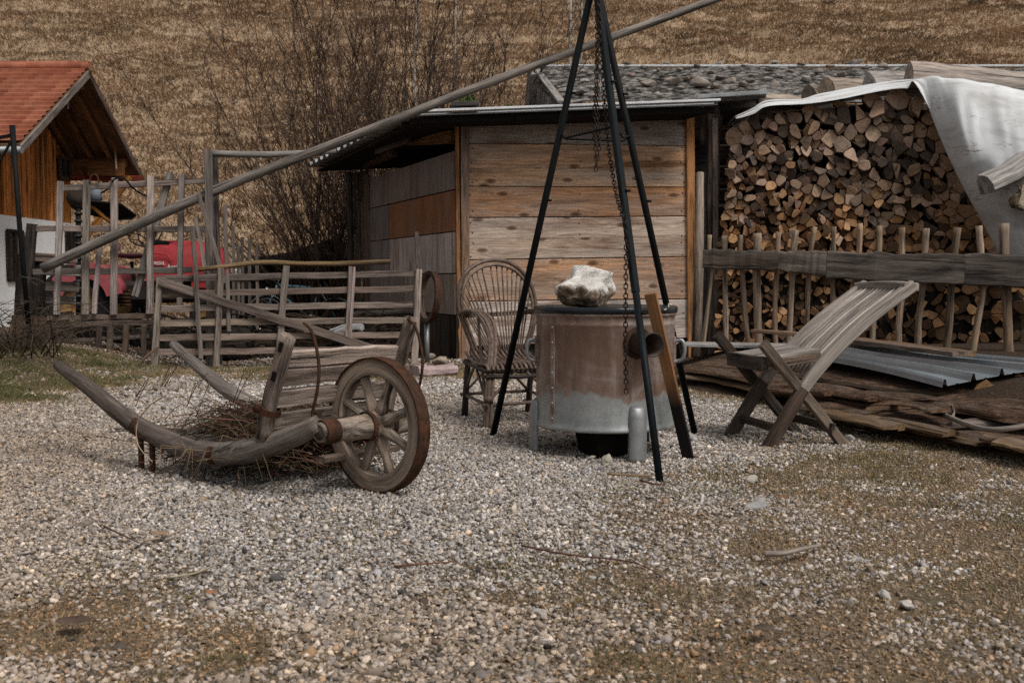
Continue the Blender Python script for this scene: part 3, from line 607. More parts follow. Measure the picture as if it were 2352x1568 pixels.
MB().tube([q.lerp(cen, .085) + fv * .02 for q in hp], .012, 7, .03).build('back_hoop', RT3, ch)
n = 19
for k in range(n):
    t = k / (n - 1); x0 = 1122 + 75 * t; bt = B(x0, 815, .12) ; i = int(len(hp) * (.22 + .56 * t)); tp = hp[i].lerp(cen, .1)
    MB().tube(catmull([bt, bt.lerp(tp, .45) + nf * -.01, tp], 3), .0064, 5).build('back_cane', RT3 if R.random() < .5 else RT1, ch)
for y0, y1, x0, x1 in ((722, 712, 1070, 1226), (727, 718, 1070, 1226)):
    MB().tube([B(x0, y0, .03), B((x0 + x1) / 2, (y0 + y1) / 2 + 1, .03), B(x1, y1, .03)], .009, 6).build('cross_cane', RT1, ch)
# legs
sz = .40
for g, tint, rr, nm in ((bl, RT2, .024, 'leg'), (br, RT2, .024, 'leg')):
    q = g - fv * .0; MB().tube([g - Z * .01, q.lerp(g + fv * .16 + Z * sz, .5), g + fv * .16 + Z * sz], [.024, .021], 8, .05).build(nm, tint, ch)
def arm(sh):
    ax = [(1062, 722, -.10), (1078, 714, .02), (1100, 717, .22), (1122, 742, .5), (1131, 785, .8), (1128, 840, .95), (1122, 920, 1.0), (1118, 986, 1.0)]
    pts = [PL(x, y, bl + fv * o, nf) + sh for x, y, o in ax]; pts[-1].z = -.01
    for k in range(4):
        dx = wv.normalized() * (.016 * (k - 1.5)); fan = lambda i: dx * (1.5 if i < 4 else .9)
        MB().tube(catmull([p + fan(i) + nf * (.008 * (k % 2)) for i, p in enumerate(pts)], 4), .0115, 6, .04).build('arm_cane', RT3 if k % 2 else RT1, ch)
    q = pts[6]; MB().tube([q + Z * .03, q - Z * .01], .034, 10).build('binding', RT1, ch)
    q2 = PL(1100, 760, bl + fv * .3, nf) + sh; MB().tube(catmull([pts[2] - Z * .02, q2, PL(1108, 850, bl + fv * .7, nf) + sh, PL(1116, 915, bl + fv * .97, nf) + sh], 4), .011, 6).build('arm_brace', RT1, ch)
arm(V3((0, 0, 0))); arm(wv * 1.0)
# seat
sc_ = lambda u, w, z: bl + fv * (.05 + .95 * u) + wv * w + Z * z
for k in range(15):
    w = .02 + .96 * k / 14
    MB().tube(catmull([sc_(-.05, w, .47), sc_(.2, w, .425), sc_(.6, w, .415), sc_(.93, w, .425), sc_(1.03, w, .39)], 3), .011, 6, .04).build('seat_cane', RT1 if k % 2 else RT3, ch)
for u, z in ((.02, .41), (.5, .39), (.98, .385), (1.0, .35)):
    MB().tube([sc_(u, -.02, z), sc_(u, .5, z - .01), sc_(u, 1.02, z)], .015, 7, .03).build('seat_rail', RT2, ch)
for w in (-.01, 1.01): MB().tube([sc_(-.02, w, .40), sc_(1, w, .385)], .015, 7).build('seat_rail', RT2, ch)
cr = [fl, fr, br, bl]
for i in range(4):
    a, b = cr[i], cr[(i + 1) % 4]; MB().tube([a.lerp(b, -.06) + Z * .16, b.lerp(a, -.06) + Z * .165], .012, 6, .04).build('stretcher', RT1, ch)
    for e, g in ((a, b), (b, a)): MB().tube(catmull([e.lerp(g, .0) + Z * .17, e.lerp(g, .22) + Z * .28, e.lerp(g, .42) + Z * .37], 3), .010, 6).build('leg_brace', RT1, ch)
# ============================================================ folding slatted wooden chair
nft = G(1765, 1026); fft = G(1678, 999); ncf = G(1938, 1020); wv2 = fft - nft; wn = (ncf - nft).cross(Z).normalized()
fc = thing('folding_chair', 'weathered grey folding chair with reclining slatted back and crossed legs', 'folding chair', (nft + fft + ncf + ncf + wv2) / 4)
def S(x, y, o=0.0): return PL(x, y, nft, wn) + wv2 * o
SIL = (.36, .32, .285); MOS = (.075, .056, .044)
st = [(1763, 1027), (1803, 962), (1845, 893), (1884, 842), (1938, 785), (2008, 722), (2098, 655)]
W_MOSS = mk_wood('lichened_wood', .35, (.26, .235, .20), fine=30, bump=.9, moss=.1)
for o in (0, 1):
    pts = [S(x, y, o) for x, y in st]; pts[0].z = -.01; pp = catmull(pts, 4); m = MB()
    v = len(pp); cut = 8
    def strip(pp, w, h, tint):
        m = MB(); sd = wv2.normalized(); vs = []; gc = []; L = 0; of = R.random() * 30
        for i, q in enumerate(pp):
            d = (pp[min(i + 1, len(pp) - 1)] - pp[max(i - 1, 0)]).normalized(); hn = sd.cross(d).normalized()
            if i: L += (q - pp[i - 1]).length
            c = .008
            for x, y in ((w / 2 - c, h / 2), (-w / 2 + c, h / 2), (-w / 2, h / 2 - c), (-w / 2, -h / 2 + c), (-w / 2 + c, -h / 2), (w / 2 - c, -h / 2), (w / 2, -h / 2 + c), (w / 2, h / 2 - c)):
                vs.append(q + sd * x + hn * y); gc.append((L + of, x + of, y))
        n = len(pp); f = [[i * 8 + j, i * 8 + (j + 1) % 8, (i + 1) * 8 + (j + 1) % 8, (i + 1) * 8 + j] for i in range(n - 1) for j in range(8)] + [[7 - j for j in range(8)], [(n - 1) * 8 + j for j in range(8)]]
        return m.add(vs, f, gc, .5, tint)
    strip(pp[:cut + 1], .05, .078, MOS).build('leg', W_MOSS, fc)
    strip(pp[cut:], .05, .07, SIL).build('back_stile', W_PALE, fc)
    # crossing leg
    off = -.16 if o == 0 else 1.0
    a = S(1752, 788, 0) ; b = S(1938, 1020, 0); sh = wv2 * (1.14 if o else -.13); sh2 = wv2 * (1.1 if o else -.12)
    if o: a = PL(1646, 768, nft + wv2 * 1.14, wn); sh = V3((0, 0, 0)); b = b + wv2 * 1.1; b.z = -.01; strip([a, a.lerp(b, .33), a.lerp(b, .66), b], .045, .066, (.06, .045, .035)).build('cross_leg', W_MOSS, fc)
    else: b.z = 0; strip([a + sh * .0, a.lerp(b, .33), a.lerp(b, .66), b - Z * .01], .045, .062, (.15, .105, .075)).build('cross_leg', W_MOSS, fc)
nst = catmull([S(x, y, 0) for x, y in st], 4)
k0, k1 = 10, len(nst) - 1
for j in range(10):
    o = .11 + .78 * j / 9
    MB().tube([nst[i] + wv2 * o + Z * .012 for i in range(k0, k1 + 1)], .0098, 6, .02, tint=(.52, .47, .425)).build('back_slat', W_PALE, fc)
hd = (nst[-1] - nst[-4]).normalized()
MB().beam(nst[-1] + wv2 * -.04 - hd * .03 + Z * .006, nst[-1] + wv2 * 1.04 - hd * .03 + Z * .006, .10, .05, up=Z, n=6, wob=.02, bend=hd * .02, tint=SIL).build('top_rail', W_PALE, fc)
# seat
sn0, sn1 = S(1768, 826, .06), S(1890, 806, .06); sf0, sf1 = S(1768, 826, .98), S(1890, 806, .98)
for j in range(6):
    o = (j + .5) / 6; MB().beam(sn0.lerp(sf0, o), sn1.lerp(sf1, o), (sf0 - sn0).length / 6 * .94, .024, up=Z, n=4, tint=(.26, .235, .215)).build('seat_slat', W_PALE, fc)
e = (sn0 - sn1).normalized() * .02
MB().beam(sn0 + e - Z * .025, sf0 + e - Z * .025, .035, .085, up=Z, n=4, tint=(.10, .085, .075)).build('seat_apron', W_MOSS, fc)
for q, w in ((sn0, sn1), (sf0, sf1)): MB().beam(q - Z * .035, w - Z * .035, .03, .055, up=Z, n=3, tint=(.17, .13, .10)).build('seat_rail', W_MOSS, fc)
a = S(1803, 962, 0); MB().beam(a.lerp(nft, .35), a.lerp(nft, .35) + wv2, .025, .05, n=3, tint=(.09, .075, .06)).build('stretcher', W_MOSS, fc)
a = S(1752, 788).lerp(S(1938, 1020), .82) - wv2 * .1; MB().beam(a, a + wv2 * 1.2, .025, .05, n=3, tint=(.05, .042, .035)).build('stretcher', W_MOSS, fc)
# ============================================================ left: lattice fence, hurdle, poles
def plane2(a, b):
    a = V3((a.x, a.y, 0)); b = V3((b.x, b.y, 0)); n = (b - a).cross(Z).normalized()
    if n.y > 0: n = -n
    return a, n            # n points to the camera
def fb(pl, x0, y0, x1, y1, wpx, th, off=0.0, tint=(.2, .165, .135), n=6, wob=.06, jit=.004, mat=None, **k):
    p, nr = pl; a = PL(x0, y0, p, nr) + nr * off; b = PL(x1, y1, p, nr) + nr * off; w = wpx * ((a.y + b.y) / 2) / FPX
    return MB().beam(a, b, w, th, up=nr, n=n, wob=wob, off=jit, tint=tint, **k)
def tv(c, v=.2): f = 1 + R.uniform(-v, v); return (c[0] * f, c[1] * f * R.uniform(.97, 1.03), c[2] * f * R.uniform(.94, 1.06))
GREY = (.24, .205, .18); GR2 = (.32, .28, .25)
plL = (V3((0, 12.5, 0)), V3((0, -1, 0)))
lat = thing('lattice_fence', 'tall weathered lattice fence of stakes and rails in front of the red tractor', 'fence', (-4.6, 12.5, 0))
for x0, y0, x1, y1, w in ((142, 417, 133, 722, 13), (201, 414, 199, 722, 15), (265, 409, 263, 722, 15), (348, 404, 346, 720, 15), (419, 401, 414, 700, 13), (232, 560, 218, 720, 10)):
    fb(plL, x0, y0, x1, y1, w, .05, .03, tv(GR2)).build('stake', W_OLD, lat)
for x0, y0, x1, y1, w in ((104, 745, 92, 842, 13), (166, 745, 156, 842, 13), (231, 750, 222, 842, 12), (255, 745, 252, 842, 12), (292, 745, 286, 842, 13), (333, 750, 330, 842, 12)):
    fb(plL, x0, y0, x1, y1, w, .05, .02, tv((.115, .09, .07))).build('stake', W_DARK, lat)
for x0, y0, x1, y1, w, c in ((143, 432, 470, 415, 14, GREY), (78, 525, 470, 526, 14, GREY), (76, 625, 440, 620, 14, (.13, .115, .10)), (108, 730, 352, 726, 12, (.14, .105, .08)), (104, 747, 356, 740, 12, (.15, .115, .09)), (60, 836, 360, 841, 11, (.17, .12, .085)), (98, 788, 340, 772, 10, (.10, .08, .065))):
    fb(plL, x0, y0, x1, y1, w, .04, -.01, tv(c, .1), n=14).build('rail', W_OLD, lat)
fb(plL, 74, 514, 58, 700, 20, .09, .0, (.05, .043, .038)).build('post', W_DARK, lat)
fb(plL, 388, 396, 306, 680, 16, .04, -.06, (.26, .24, .22)).build('brace', W_PALE, lat)
# standing posts with cross pole
fb((V3((0, 12.21, 0)), V3((0, -1, 0))), 478, 345, 484, 842, 17, .06, 0, (.17, .15, .135), n=10).build('fence_post', W_OLD, at=P(484, 842, 12.21), label='thick grey post standing in front of the long slanting pole', cat='post')
fb((V3((0, 12.5, 0)), V3((0, -1, 0))), 493, 358, 502, 835, 14, .08, 0, (.11, .095, .085), n=10).build('fence_post', W_DARK, at=P(502, 838, 12.5), label='darker slimmer post just behind the long slanting pole', cat='post')
p, r = fine([P(486, 353, 12.28), P(620, 355, 12.6), P(770, 347, 13.0)], [.04, .037, .033]); MB().tube(p, r, 9, .03, tint=(.25, .235, .22)).build('cross_pole', W_POLE, at=p[0], label='short level grey pole running from the posts to the shed roof', cat='pole')
lp = [P(98, 616, 12.3), P(470, 448, 12.33), P(800, 318, 12.34), P(1140, 184, 12.36), P(1640, 0, 12.4), P(1760, -46, 12.45)]
p, r = fine(lp, [.058, .057, .053, .048, .043, .04], 8); MB().tube(p, r, 11, .02, tint=(.21, .19, .17)).build('slanting_pole', W_POLE, at=p[0], label='very long round pole slanting up from the fence past the shed roof', cat='pole')
plX = (V3((0, 12.1, 0)), V3((0, -1, 0)))
for x0, y0, x1, y1, w, l in ((458, 446, 520, 650, 9, 'thin pale lath leaning from the slanting pole down to the hurdle'), (453, 500, 478, 640, 8, 'short dark lath leaning beside the grey posts'), (520, 470, 528, 760, 9, 'narrow upright lath right of the grey posts')):
    fb(plX, x0, y0, x1, y1, w, .025, .05, (.23, .20, .175)).build('lath', W_OLD, at=PL(x1, y1, *plX), label=l, cat='lath')
# back row of little stakes
plB = (V3((0, 16.5, 0)), V3((0, -1, 0))); bk_ = thing('picket_row', 'row of thin upright pickets behind the hurdle near the tractor nose', 'fence', (-3.9, 16.5, 0))
for x, y in ((536, 520), (556, 545), (572, 548), (590, 560), (547, 560)): fb(plB, x, y, x + 2, 780, 7, .03, 0, tv((.13, .11, .095))).build('picket', W_OLD, bk_)
fb(plB, 520, 640, 640, 640, 6, .03, .02, (.12, .1, .085)).build('rail', W_OLD, bk_)
# hurdle leaning in front
ha, hb = G(357, 849), G(957, 836); plH = plane2(ha, hb)
hu = thing('hurdle', 'long wooden slatted hurdle with a diagonal brace standing behind the barrow', 'hurdle', ((ha.x + hb.x) / 2, (ha.y + hb.y) / 2, 0))
for yl, yr in ((640, 628), (676, 663), (709, 699), (742, 735), (776, 768), (809, 801)):
    c = (.26, .21, .175); xm = R.uniform(600, 680); f = lambda x: yl + (yr - yl) * (x - 360) / 590
    fb(plH, 358, f(358), 958, f(958), 14.5, .022, R.uniform(-.004, .004), tv(c, .15), n=18, wob=.05).build('slat', W_OLD, hu)
for x0, y0, x1, y1, w, o in ((367, 639, 355, 849, 15, .03), (508, 612, 497, 842, 13.5, .032), (657, 610, 638, 838, 15, .034), (808, 612, 797, 835, 15, .036), (961, 618, 951, 838, 15, .03)):
    fb(plH, x0, y0, x1, y1, w, .03, o, tv((.33, .28, .24), .1), n=8).build('upright', W_OLD, hu)
fb(plH, 366, 646, 905, 816, 19, .026, .062, (.155, .125, .105), n=14).build('brace', W_OLD, hu)
fb(plH, 443, 520, 461, 822, 10.5, .03, .09, (.2, .175, .155), n=8).build('loose_stake', W_OLD, hu)
fb(plH, 957, 532, 963, 640, 9, .035, -.02, (.12, .10, .085), n=8).build('loose_stake', W_BARK, hu)
n_ = plH[1]
p, r = fine([PL(446, 620, *plH), PL(520, 612, *plH), PL(600, 603, *plH), PL(700, 606, *plH), PL(800, 605, *plH), PL(896, 601, *plH)], [.026, .028, .03, .028, .03, .026]); p = [q + n_ * .02 for q in p]
MB().tube(p, r, 9, .09, tint=(.23, .165, .09)).build('bark_pole', W_BARK, at=p[0], label='crooked yellow brown branch lying along the top of the hurdle', cat='branch')
p = catmull([PL(318, 842, *plH) + n_ * .25, PL(338, 815, *plH) + n_ * .2, PL(366, 796, *plH) + n_ * .08], 3); MB().tube(p, [.02, .014], 7, .05, tint=(.12, .075, .05)).build('branch', W_BARK, at=p[0], label='short reddish stick propped against the left foot of the hurdle', cat='branch')
# iron-tyred rim, pipe, stones by the shed
WQ = G(978, 790) ; wc = P(986, 682, 12.75); wx = V3((.93, .36, .06)).normalized()
wx = V3((-.905, -.42, .09)).normalized(); ru = .30
m = MB(); m.lathe(wc, wx, [(ru - .045, -.03), (ru, -.03), (ru, .03), (ru - .045, .03)], 44, closed=True, smooth=False, tint=(.15, .10, .075)); o = m.build('wheel_rim', W_OLD, at=(wc.x, wc.y, 0), label='old wooden wheel rim with rusty tyre leaning by the shed wall', cat='wheel rim')
MB().lathe(wc, wx, [(ru + .0005, -.034), (ru + .008, -.034), (ru + .008, .034), (ru + .0005, .034)], 44, closed=True, smooth=False).build('tyre', IRON, o)
q = G(981, 834); MB().tube([q, P(980, 742, q.y)], .03, 12, tint=(.2, .2, .2)).build('pipe', GALV, at=q, label='short upright galvanised pipe beside the shed corner', cat='pipe')
def rockthing(x, y, rad, seed, label, col, name='stone', z=None, rz=0, cuts=8, Y=None, kind=None, up=.55):
    g = G(x, y) if Y is None else P(x, y, Y); 
    m = MB().rock(g + Z * rad[2] * up, rad, seed, 3, .25, 15, rz=rz, lo=.42, fine=.1)
    return m.build(name, mk_rock2(col), at=g, label=label, cat='stone')
_rc = {}
def mk_rock2(col):
    if col in _rc: return _rc[col]
    m = M('field_stone', .9); g = m.attr('gc'); n = m.noise(g, (9, 9, 9), 6, .7); n2 = m.noise(g, (40, 40, 40), 4, .7)
    c = m.scale(m.mix(0.0, col, col), m.rng(n, .3, .7, .6, 1.25)); c = m.scale(c, m.rng(n2, .3, .7, .8, 1.15)); m.bump(n2, .7, .012); _rc[col] = m.out(c); return _rc[col]
m = MB(); a = G(952, 866); b = G(1040, 862); m.beam(a + Z * .06, b + Z * .06, .26, .11, n=5, ch=.25, wob=.12, off=.01); m.build('stone_slab', mk_rock2((.44, .33, .32)), at=a, label='flat pinkish white stone slab at the foot of the shed', cat='stone')
rockthing(1008, 842, (.11, .09, .1), 21, 'rounded beige stone behind the pink slab', (.33, .27, .21)); rockthing(989, 826, (.07, .06, .08), 22, 'small grey brown stone beside the upright pipe', (.28, .24, .2))
p, r = fine([P(700, 766, 13.3), P(760, 762, 13.3), P(800, 757, 13.25), P(832, 750, 13.2)], [.035, .06, .075, .06]); MB().tube(p, r, 10, .08, tint=(.47, .46, .46)).build('birch_log', W_PALE, at=p[0], label='whitish debarked log lying low behind the hurdle slats', cat='log')
p, r = fine([P(800, 722, 15), P(870, 718, 15), P(960, 714, 14.6)], [.04, .045, .04]); MB().tube(p, r, 9, .08, tint=(.2, .17, .14)).build('log', W_BARK, at=p[0], label='grey mossy log lying level behind the hurdle near the shed', cat='log')
for x, y, s, l in ((110, 855, .12, 'flat grey stone under the lattice fence at far left'), (240, 846, .1, 'rounded pale stone at the foot of the lattice fence')):
    rockthing(x, y, (s, s * .8, s * .6), int(x), l, (.2, .185, .165))
# ============================================================ black pole, brambles, board
bp_ = thing('steel_pole', 'black steel pole with a short cross arm at the left edge', 'pole', P(66, 700, 11.3) * 1)
MB().tube([P(68, 775, 11.3), P(45, 520, 11.3), P(28, 288, 11.3)], [.026, .026, .03], 10).build('post', BLACK, bp_)
MB().beam(P(-60, 328, 11.3), P(26, 311, 11.3), .02, .035, n=2).build('arm', BLACK, bp_); MB().beam(P(-18, 400, 11.3), P(26, 325, 11.3), .02, .025, n=2).build('brace', BLACK, bp_)
m = MB(); q = P(28, 800, 12.1); m.beam(P(27, 760, 12.1), P(106, 764, 12.1), .03, .36, up=Z, n=4, tint=(.12, .08, .055)); m.build('board', W_DARK, at=(q.x, q.y, 0), label='brown upright board at the edge of the brambles', cat='board')
def twigbush(m, base, n, h, spread, r0=.008, tint=(.06, .045, .035), arch=.4, seed=1, sides=3):
    rr = random.Random(seed)
    for k in range(n):
        a = rr.uniform(0, 6.28); q = V3(base) + V3((rr.gauss(0, spread * .35), rr.gauss(0, spread * .3), 0)); d = V3((math.cos(a) * rr.uniform(.2, .9), math.sin(a) * rr.uniform(.2, .7), 1)).normalized(); L = h * rr.uniform(.5, 1.1); pts = [q]
        for i in range(5):
            d = (d + V3((math.cos(a) * .18, math.sin(a) * .12, -arch * .5 * i / 4)) + V3((rr.gauss(0, .13), rr.gauss(0, .13), rr.gauss(0, .1)))).normalized(); pts.append(pts[-1] + d * L / 5)
        m.tube(pts, [r0, r0 * .35], sides, tint=tv(tint, .4))
        for i in range(1, 6):
            for _ in range(2):
                d2 = V3((rr.gauss(0, 1), rr.gauss(0, 1), rr.gauss(.2, .6))).normalized(); l2 = L * rr.uniform(.06, .22); m.tube([pts[i], pts[i] + d2 * l2 * .5, pts[i] + d2 * l2 + V3((0, 0, -.04))], [r0 * .5, r0 * .22], 3, tint=tv(tint, .4))
m = MB(); bq = P(30, 850, 11.2)
twigbush(m, (bq.x, bq.y, .2), 75, 1.15, .75, .007, (.075, .055, .04), .9, 5); twigbush(m, (bq.x - .5, bq.y + .5, .1), 45, 1.0, .9, .006, (.05, .04, .03), 1.2, 6)
m.build('bramble_bush', TINT, at=bq, label='tangled leafless brambles at the left edge below the white house', cat='bush')
# ============================================================ red tractor
YT = 18.0
def T(x, y, o=0.0): return P(x, y, YT + o)
trc = thing('tractor', 'old red tractor with rounded bonnet parked behind the lattice fence', 'tractor', T(330, 764))
RED = mk_simple('faded_red_paint', (.33, .033, .038), .38, 0, .25, 5, .03, .12, (.12, .05, .03)); MAR = mk_simple('maroon_vinyl', (.11, .04, .055), .5, 0, .3, 9, .1)
prof = [(338, 612, .24), (352, 556, .26), (380, 552, .27), (430, 553, .275), (470, 556, .27), (498, 566, .25), (512, 592, .2), (515, 612, .16)]
m = MB(); xs_ = [345, 352, 380, 420, 462, 490, 507, 517, 524, 528]; tops_ = [560, 556, 552, 552, 554, 558, 566, 577, 592, 610]; hw = [.25, .26, .27, .28, .28, .275, .26, .23, .17, .10]; bt = [640, 640, 640, 640, 642, 644, 644, 642, 640, 636]
v = []; gc = []; k = 13
for x, t, w, b in zip(xs_, tops_, hw, bt):
    for j in range(k):
        a = math.pi * j / (k - 1); ca = math.cos(a); sa = math.sin(a); zz = T(x, b).z + (T(x, t).z - T(x, b).z) * (abs(sa) ** .85 if 0 < j < k - 1 else 0); q = T(x, b); q = V3((q.x, YT - ca * w * (1 - .12 * sa ** 3), zz)); v.append(q); gc.append(tuple(q))
f = [[i * k + j, i * k + j + 1, (i + 1) * k + j + 1, (i + 1) * k + j] for i in range(len(xs_) - 1) for j in range(k - 1)] + [[(len(xs_) - 1) * k + j for j in range(k)], [k - 1 - j for j in range(k)]]
m.add(v, f, gc, .5, (1, 1, 1), True); bon = m.build('bonnet', RED, trc)
m = MB(); m.tube(catmull([T(345, 583, -.285), T(370, 583, -.285), T(388, 590, -.285), T(394, 607, -.285), T(396, 622, -.275)], 4), .012, 6); m.build('bonnet_bead', RED, bon)
def text3(body, p, size, mat, par, name, shear=0.0, ex=.003):
    cu = bpy.data.curves.new(name, 'FONT'); cu.body = body; cu.size = size; cu.extrude = ex; cu.shear = shear; ob = bpy.data.objects.new(name + '_src', cu)
    C.objects.link(ob); dg = bpy.context.evaluated_depsgraph_get(); me = bpy.data.meshes.new_from_object(ob.evaluated_get(dg)); C.objects.unlink(ob); bpy.data.objects.remove(ob)
    mo = Matrix.Rotation(math.radians(90), 4, 'X'); me.transform(mo); rl = root_of(par).location
    me.transform(Matrix.Translation(V3(p) - rl)); me.materials.clear(); me.materials.append(mat); o = bpy.data.objects.new(name, me); C.objects.link(o); o.parent = par; return o
WHITE = mk_simple('white_lettering', (.62, .6, .58), .6, 0, .2, 20)
text3('DIESEL', T(349, 608, -.292), .072, WHITE, bon, 'maker_lettering', 0, .012)
text3('Junior', T(384, 617, -.292), .10, WHITE, bon, 'model_lettering', .3, .012)
MB().beam(T(352, 555, -.05), T(392, 560, -.05), .16, .08, n=3).build('fuel_cap', BLACK, bon)
MB().beam(T(240, 672, .0), T(520, 668, .0), .34, .36, n=4, ch=.2, up=Z).build('chassis', mk_simple('oily_metal', (.03, .022, .02), .7, .3, .5, 8), trc)
for y in (668, 676, 684, 692, 700): MB().tube([T(275, y, -.24), T(300, y, -.24)], .022, 8).build('cooling_fin', IRON, trc)
MB().beam(T(448, 650, -.05), T(512, 650, -.05), .40, .26, n=3, ch=.2).build('nose_grille', RED, trc)
YEL = mk_simple('rusty_yellow_rim', (.20, .11, .035), .7, 0, .4, 9, .1, .6)
def twheel(x, y, off, r, w, rim, nm='wheel'):
    c = T(x, y, off); ax = V3((.12, -1, 0)).normalized(); o = MB().lathe(c, ax, [(r * .62, -w), (r * .93, -w), (r, -w * .6), (r, w * .6), (r * .93, w), (r * .62, w)], 36, closed=True).build('tyre', RUBBER, trc)
    MB().lathe(c, ax, [(r * .1, w * .3), (r * .5, w * .1), (r * .58, w * .7), (r * .63, w * .75), (r * .63, -w * .7), (r * .1, -w * .5)], 30).build('rim', rim, o); return o
twheel(176, 690, -.55, .55, .14, YEL); twheel(262, 690, .6, .55, .14, YEL); twheel(478, 725, -.52, .29, .07, YEL); twheel(500, 722, .52, .29, .07, YEL)
def fender(off, x0, x1, cy, r):
    m = MB(); c = T((x0 + x1) / 2, cy, off); v = []; gc = []; n = 14; 
    for i in range(n + 1):
        a = math.radians(15 + 150 * i / n)
        for dy, dr in ((-.17, -.05), (-.15, .0), (.15, 0), (.17, -.05)): q = c + V3((math.cos(a) * (r + dr), dy, math.sin(a) * (r + dr))); v.append(q); gc.append(tuple(q))
    m.add(v, [[i * 4 + j, i * 4 + j + 1, i * 4 + j + 5, i * 4 + j + 4] for i in range(n) for j in range(3)], gc, .5, (1, 1, 1), True); arc_ = [c + V3((math.cos(math.radians(a)) * rr_, -.17, math.sin(math.radians(a)) * rr_)) for rr_, sq in ((r, range(12, 169, 12)), (r * .60, range(168, 11, -12))) for a in sq]; m.prism(arc_, (0, 1, 0), .015); o = m.build('mudguard', mk_simple('faded_pink_red_paint', (.33, .075, .085), .45, 0, .25, 5, .03), trc); so = o.modifiers.new('t', 'SOLIDIFY'); so.thickness = .012
fender(-.55, 150, 258, 690, .61); fender(.6, 210, 320, 690, .61)
m = MB(); m.add(*(lambda vs: (vs, [[0, 1, 5, 4], [1, 2, 6, 5], [2, 3, 7, 6]], [tuple(v) for v in vs]))([T(270, 578, o) for o in (-.2, -.08, .08, .2)] + [T(330, 600, o) for o in (-.22, -.08, .08, .22)]), .5, (1, 1, 1), True)
m = MB(); sc2 = T(302, 592)
m.lathe(sc2, Z, [(.05, -.02), (.20, .0), (.26, .06), (.255, .07), (.19, .02), (.05, .0)], 20); m.build('seat', MAR, trc)
MB().tube(catmull([T(270, 575, -.2), T(276, 562, 0), T(270, 575, .2)], 4), .02, 8).build('seat_back', MAR, trc); MB().tube([T(302, 600), T(310, 660)], .03, 8).build('seat_post', BLACK, trc)
m = MB(); c = T(318, 551); ax = V3((.75, 0, .65)).normalized(); u = V3((0, 1, 0)); w_ = ax.cross(u)
ax = V3((.55, -.35, .75)).normalized(); u = ax.cross(Z).normalized(); w_ = ax.cross(u)
loop = [c + u * math.cos(2 * math.pi * j / 24) * .17 + w_ * math.sin(2 * math.pi * j / 24) * .17 for j in range(24)]
sw = MB().tube(loop, .012, 6, closed=True).build('steering_wheel', BLACK, trc); MB().tube([c, T(352, 590)], .014, 6).build('steering_column', BLACK, sw)
for j in (0, 8, 16): MB().tube([c, loop[j]], .008, 5).build('spoke', BLACK, sw)
MB().tube(catmull([T(392, 556, -.1), T(430, 549, -.2), T(462, 538, 0), T(455, 536, .1), T(410, 545, .2)], 4), .008, 5).build('rail', IRON, trc)
MB().tube([T(345, 585), T(372, 535), T(372, 530)], .012, 6).build('lever', BLACK, trc)
for o in (-.3, .3):
    c = T(546, 628, o); d = V3((.6, -.75, 0)).normalized(); h = MB().lathe(c - d * .06, d, [(.02, -.06), (.07, -.02), (.085, .05), (.09, .06)], 18).build('headlight', CHROME, trc)
    MB().lathe(c, d, [(.01, .012), (.06, .008), (.08, 0)], 16).build('lens', mk_simple('lamp_glass', (.5, .52, .54), .1, .2, .1), h)
    MB().tube([c, T(505, 655, o * .6)], .012, 6).build('lamp_bracket', BLACK, trc)
# ============================================================ farm implement behind the fence
YI = 15.0
def I(x, y, o=0): return P(x, y, YI + o)
im = thing('farm_implement', 'dark farm implement with a ribbed upright post and a flat pointed plate', 'farm implement', I(180, 805))
p = []
m = MB(); a, b = I(180, 800), I(180, 455); nn = 17; m.tube([a, b], .035, 10); m.build('post', BLACK, im)
RIB = mk_simple('worn_ribs', (.035, .033, .032), .5, .4, .4, 20)
for k in range(15):
    q = a.lerp(b, .3 + .7 * k / 14); MB().lathe(q, Z, [(.035, -.03), (.055, -.012), (.058, .005), (.035, .02)], 12).build('rib', RIB, im)
pl_ = [(206, 462), (277, 469), (313, 496), (304, 505), (258, 507), (206, 494)]
MB().prism([I(x, y, -.1 + .25 * (y > 480)) for x, y in pl_], (0, .3, 1), .02).build('plate', mk_simple('tarred_metal', (.012, .009, .008), .5, .2), im)
MB().rock(I(178, 458), (.13, .12, .16), 4, 3, .4, 5, tint=(.03, .022, .017)).build('head_bundle', TINT, im)
MB().tube([I(208, 470), I(240, 500), I(300, 540)], .03, 6, tint=(.2, .1, .04)).build('lower_arm', W_FRESH, im)
q = I(221, 460); o = MB().lathe(q, Z, [(.05, 0), (.085, .0), (.062, .15), (.055, .155)], 20, tint=(.16, .19, .22)).build('bucket', TINT, at=q, label='small blue grey bucket standing upside down on the farm implement', cat='bucket')
MB().tube(catmull([P(206, 421, 12.45), P(208, 408, 12.45), P(217, 401, 12.45), P(224, 406, 12.45), P(227, 420, 12.45)], 4), .01, 5).build('wire_loop', IRON, at=P(206, 421, 12.45), label='bent wire loop sticking up from the top fence rail', cat='wire')
MB().tube(catmull([P(232, 444, 12.6), P(252, 430, 12.55), P(262, 412, 12.4), P(285, 410, 12.4), P(305, 432, 12.5), P(330, 448, 12.6), P(346, 450, 12.55)], 4), .011, 5).build('cable', BLACK, at=P(262, 412, 12.4), label='dark cable looped over the top rail of the lattice fence', cat='cable')
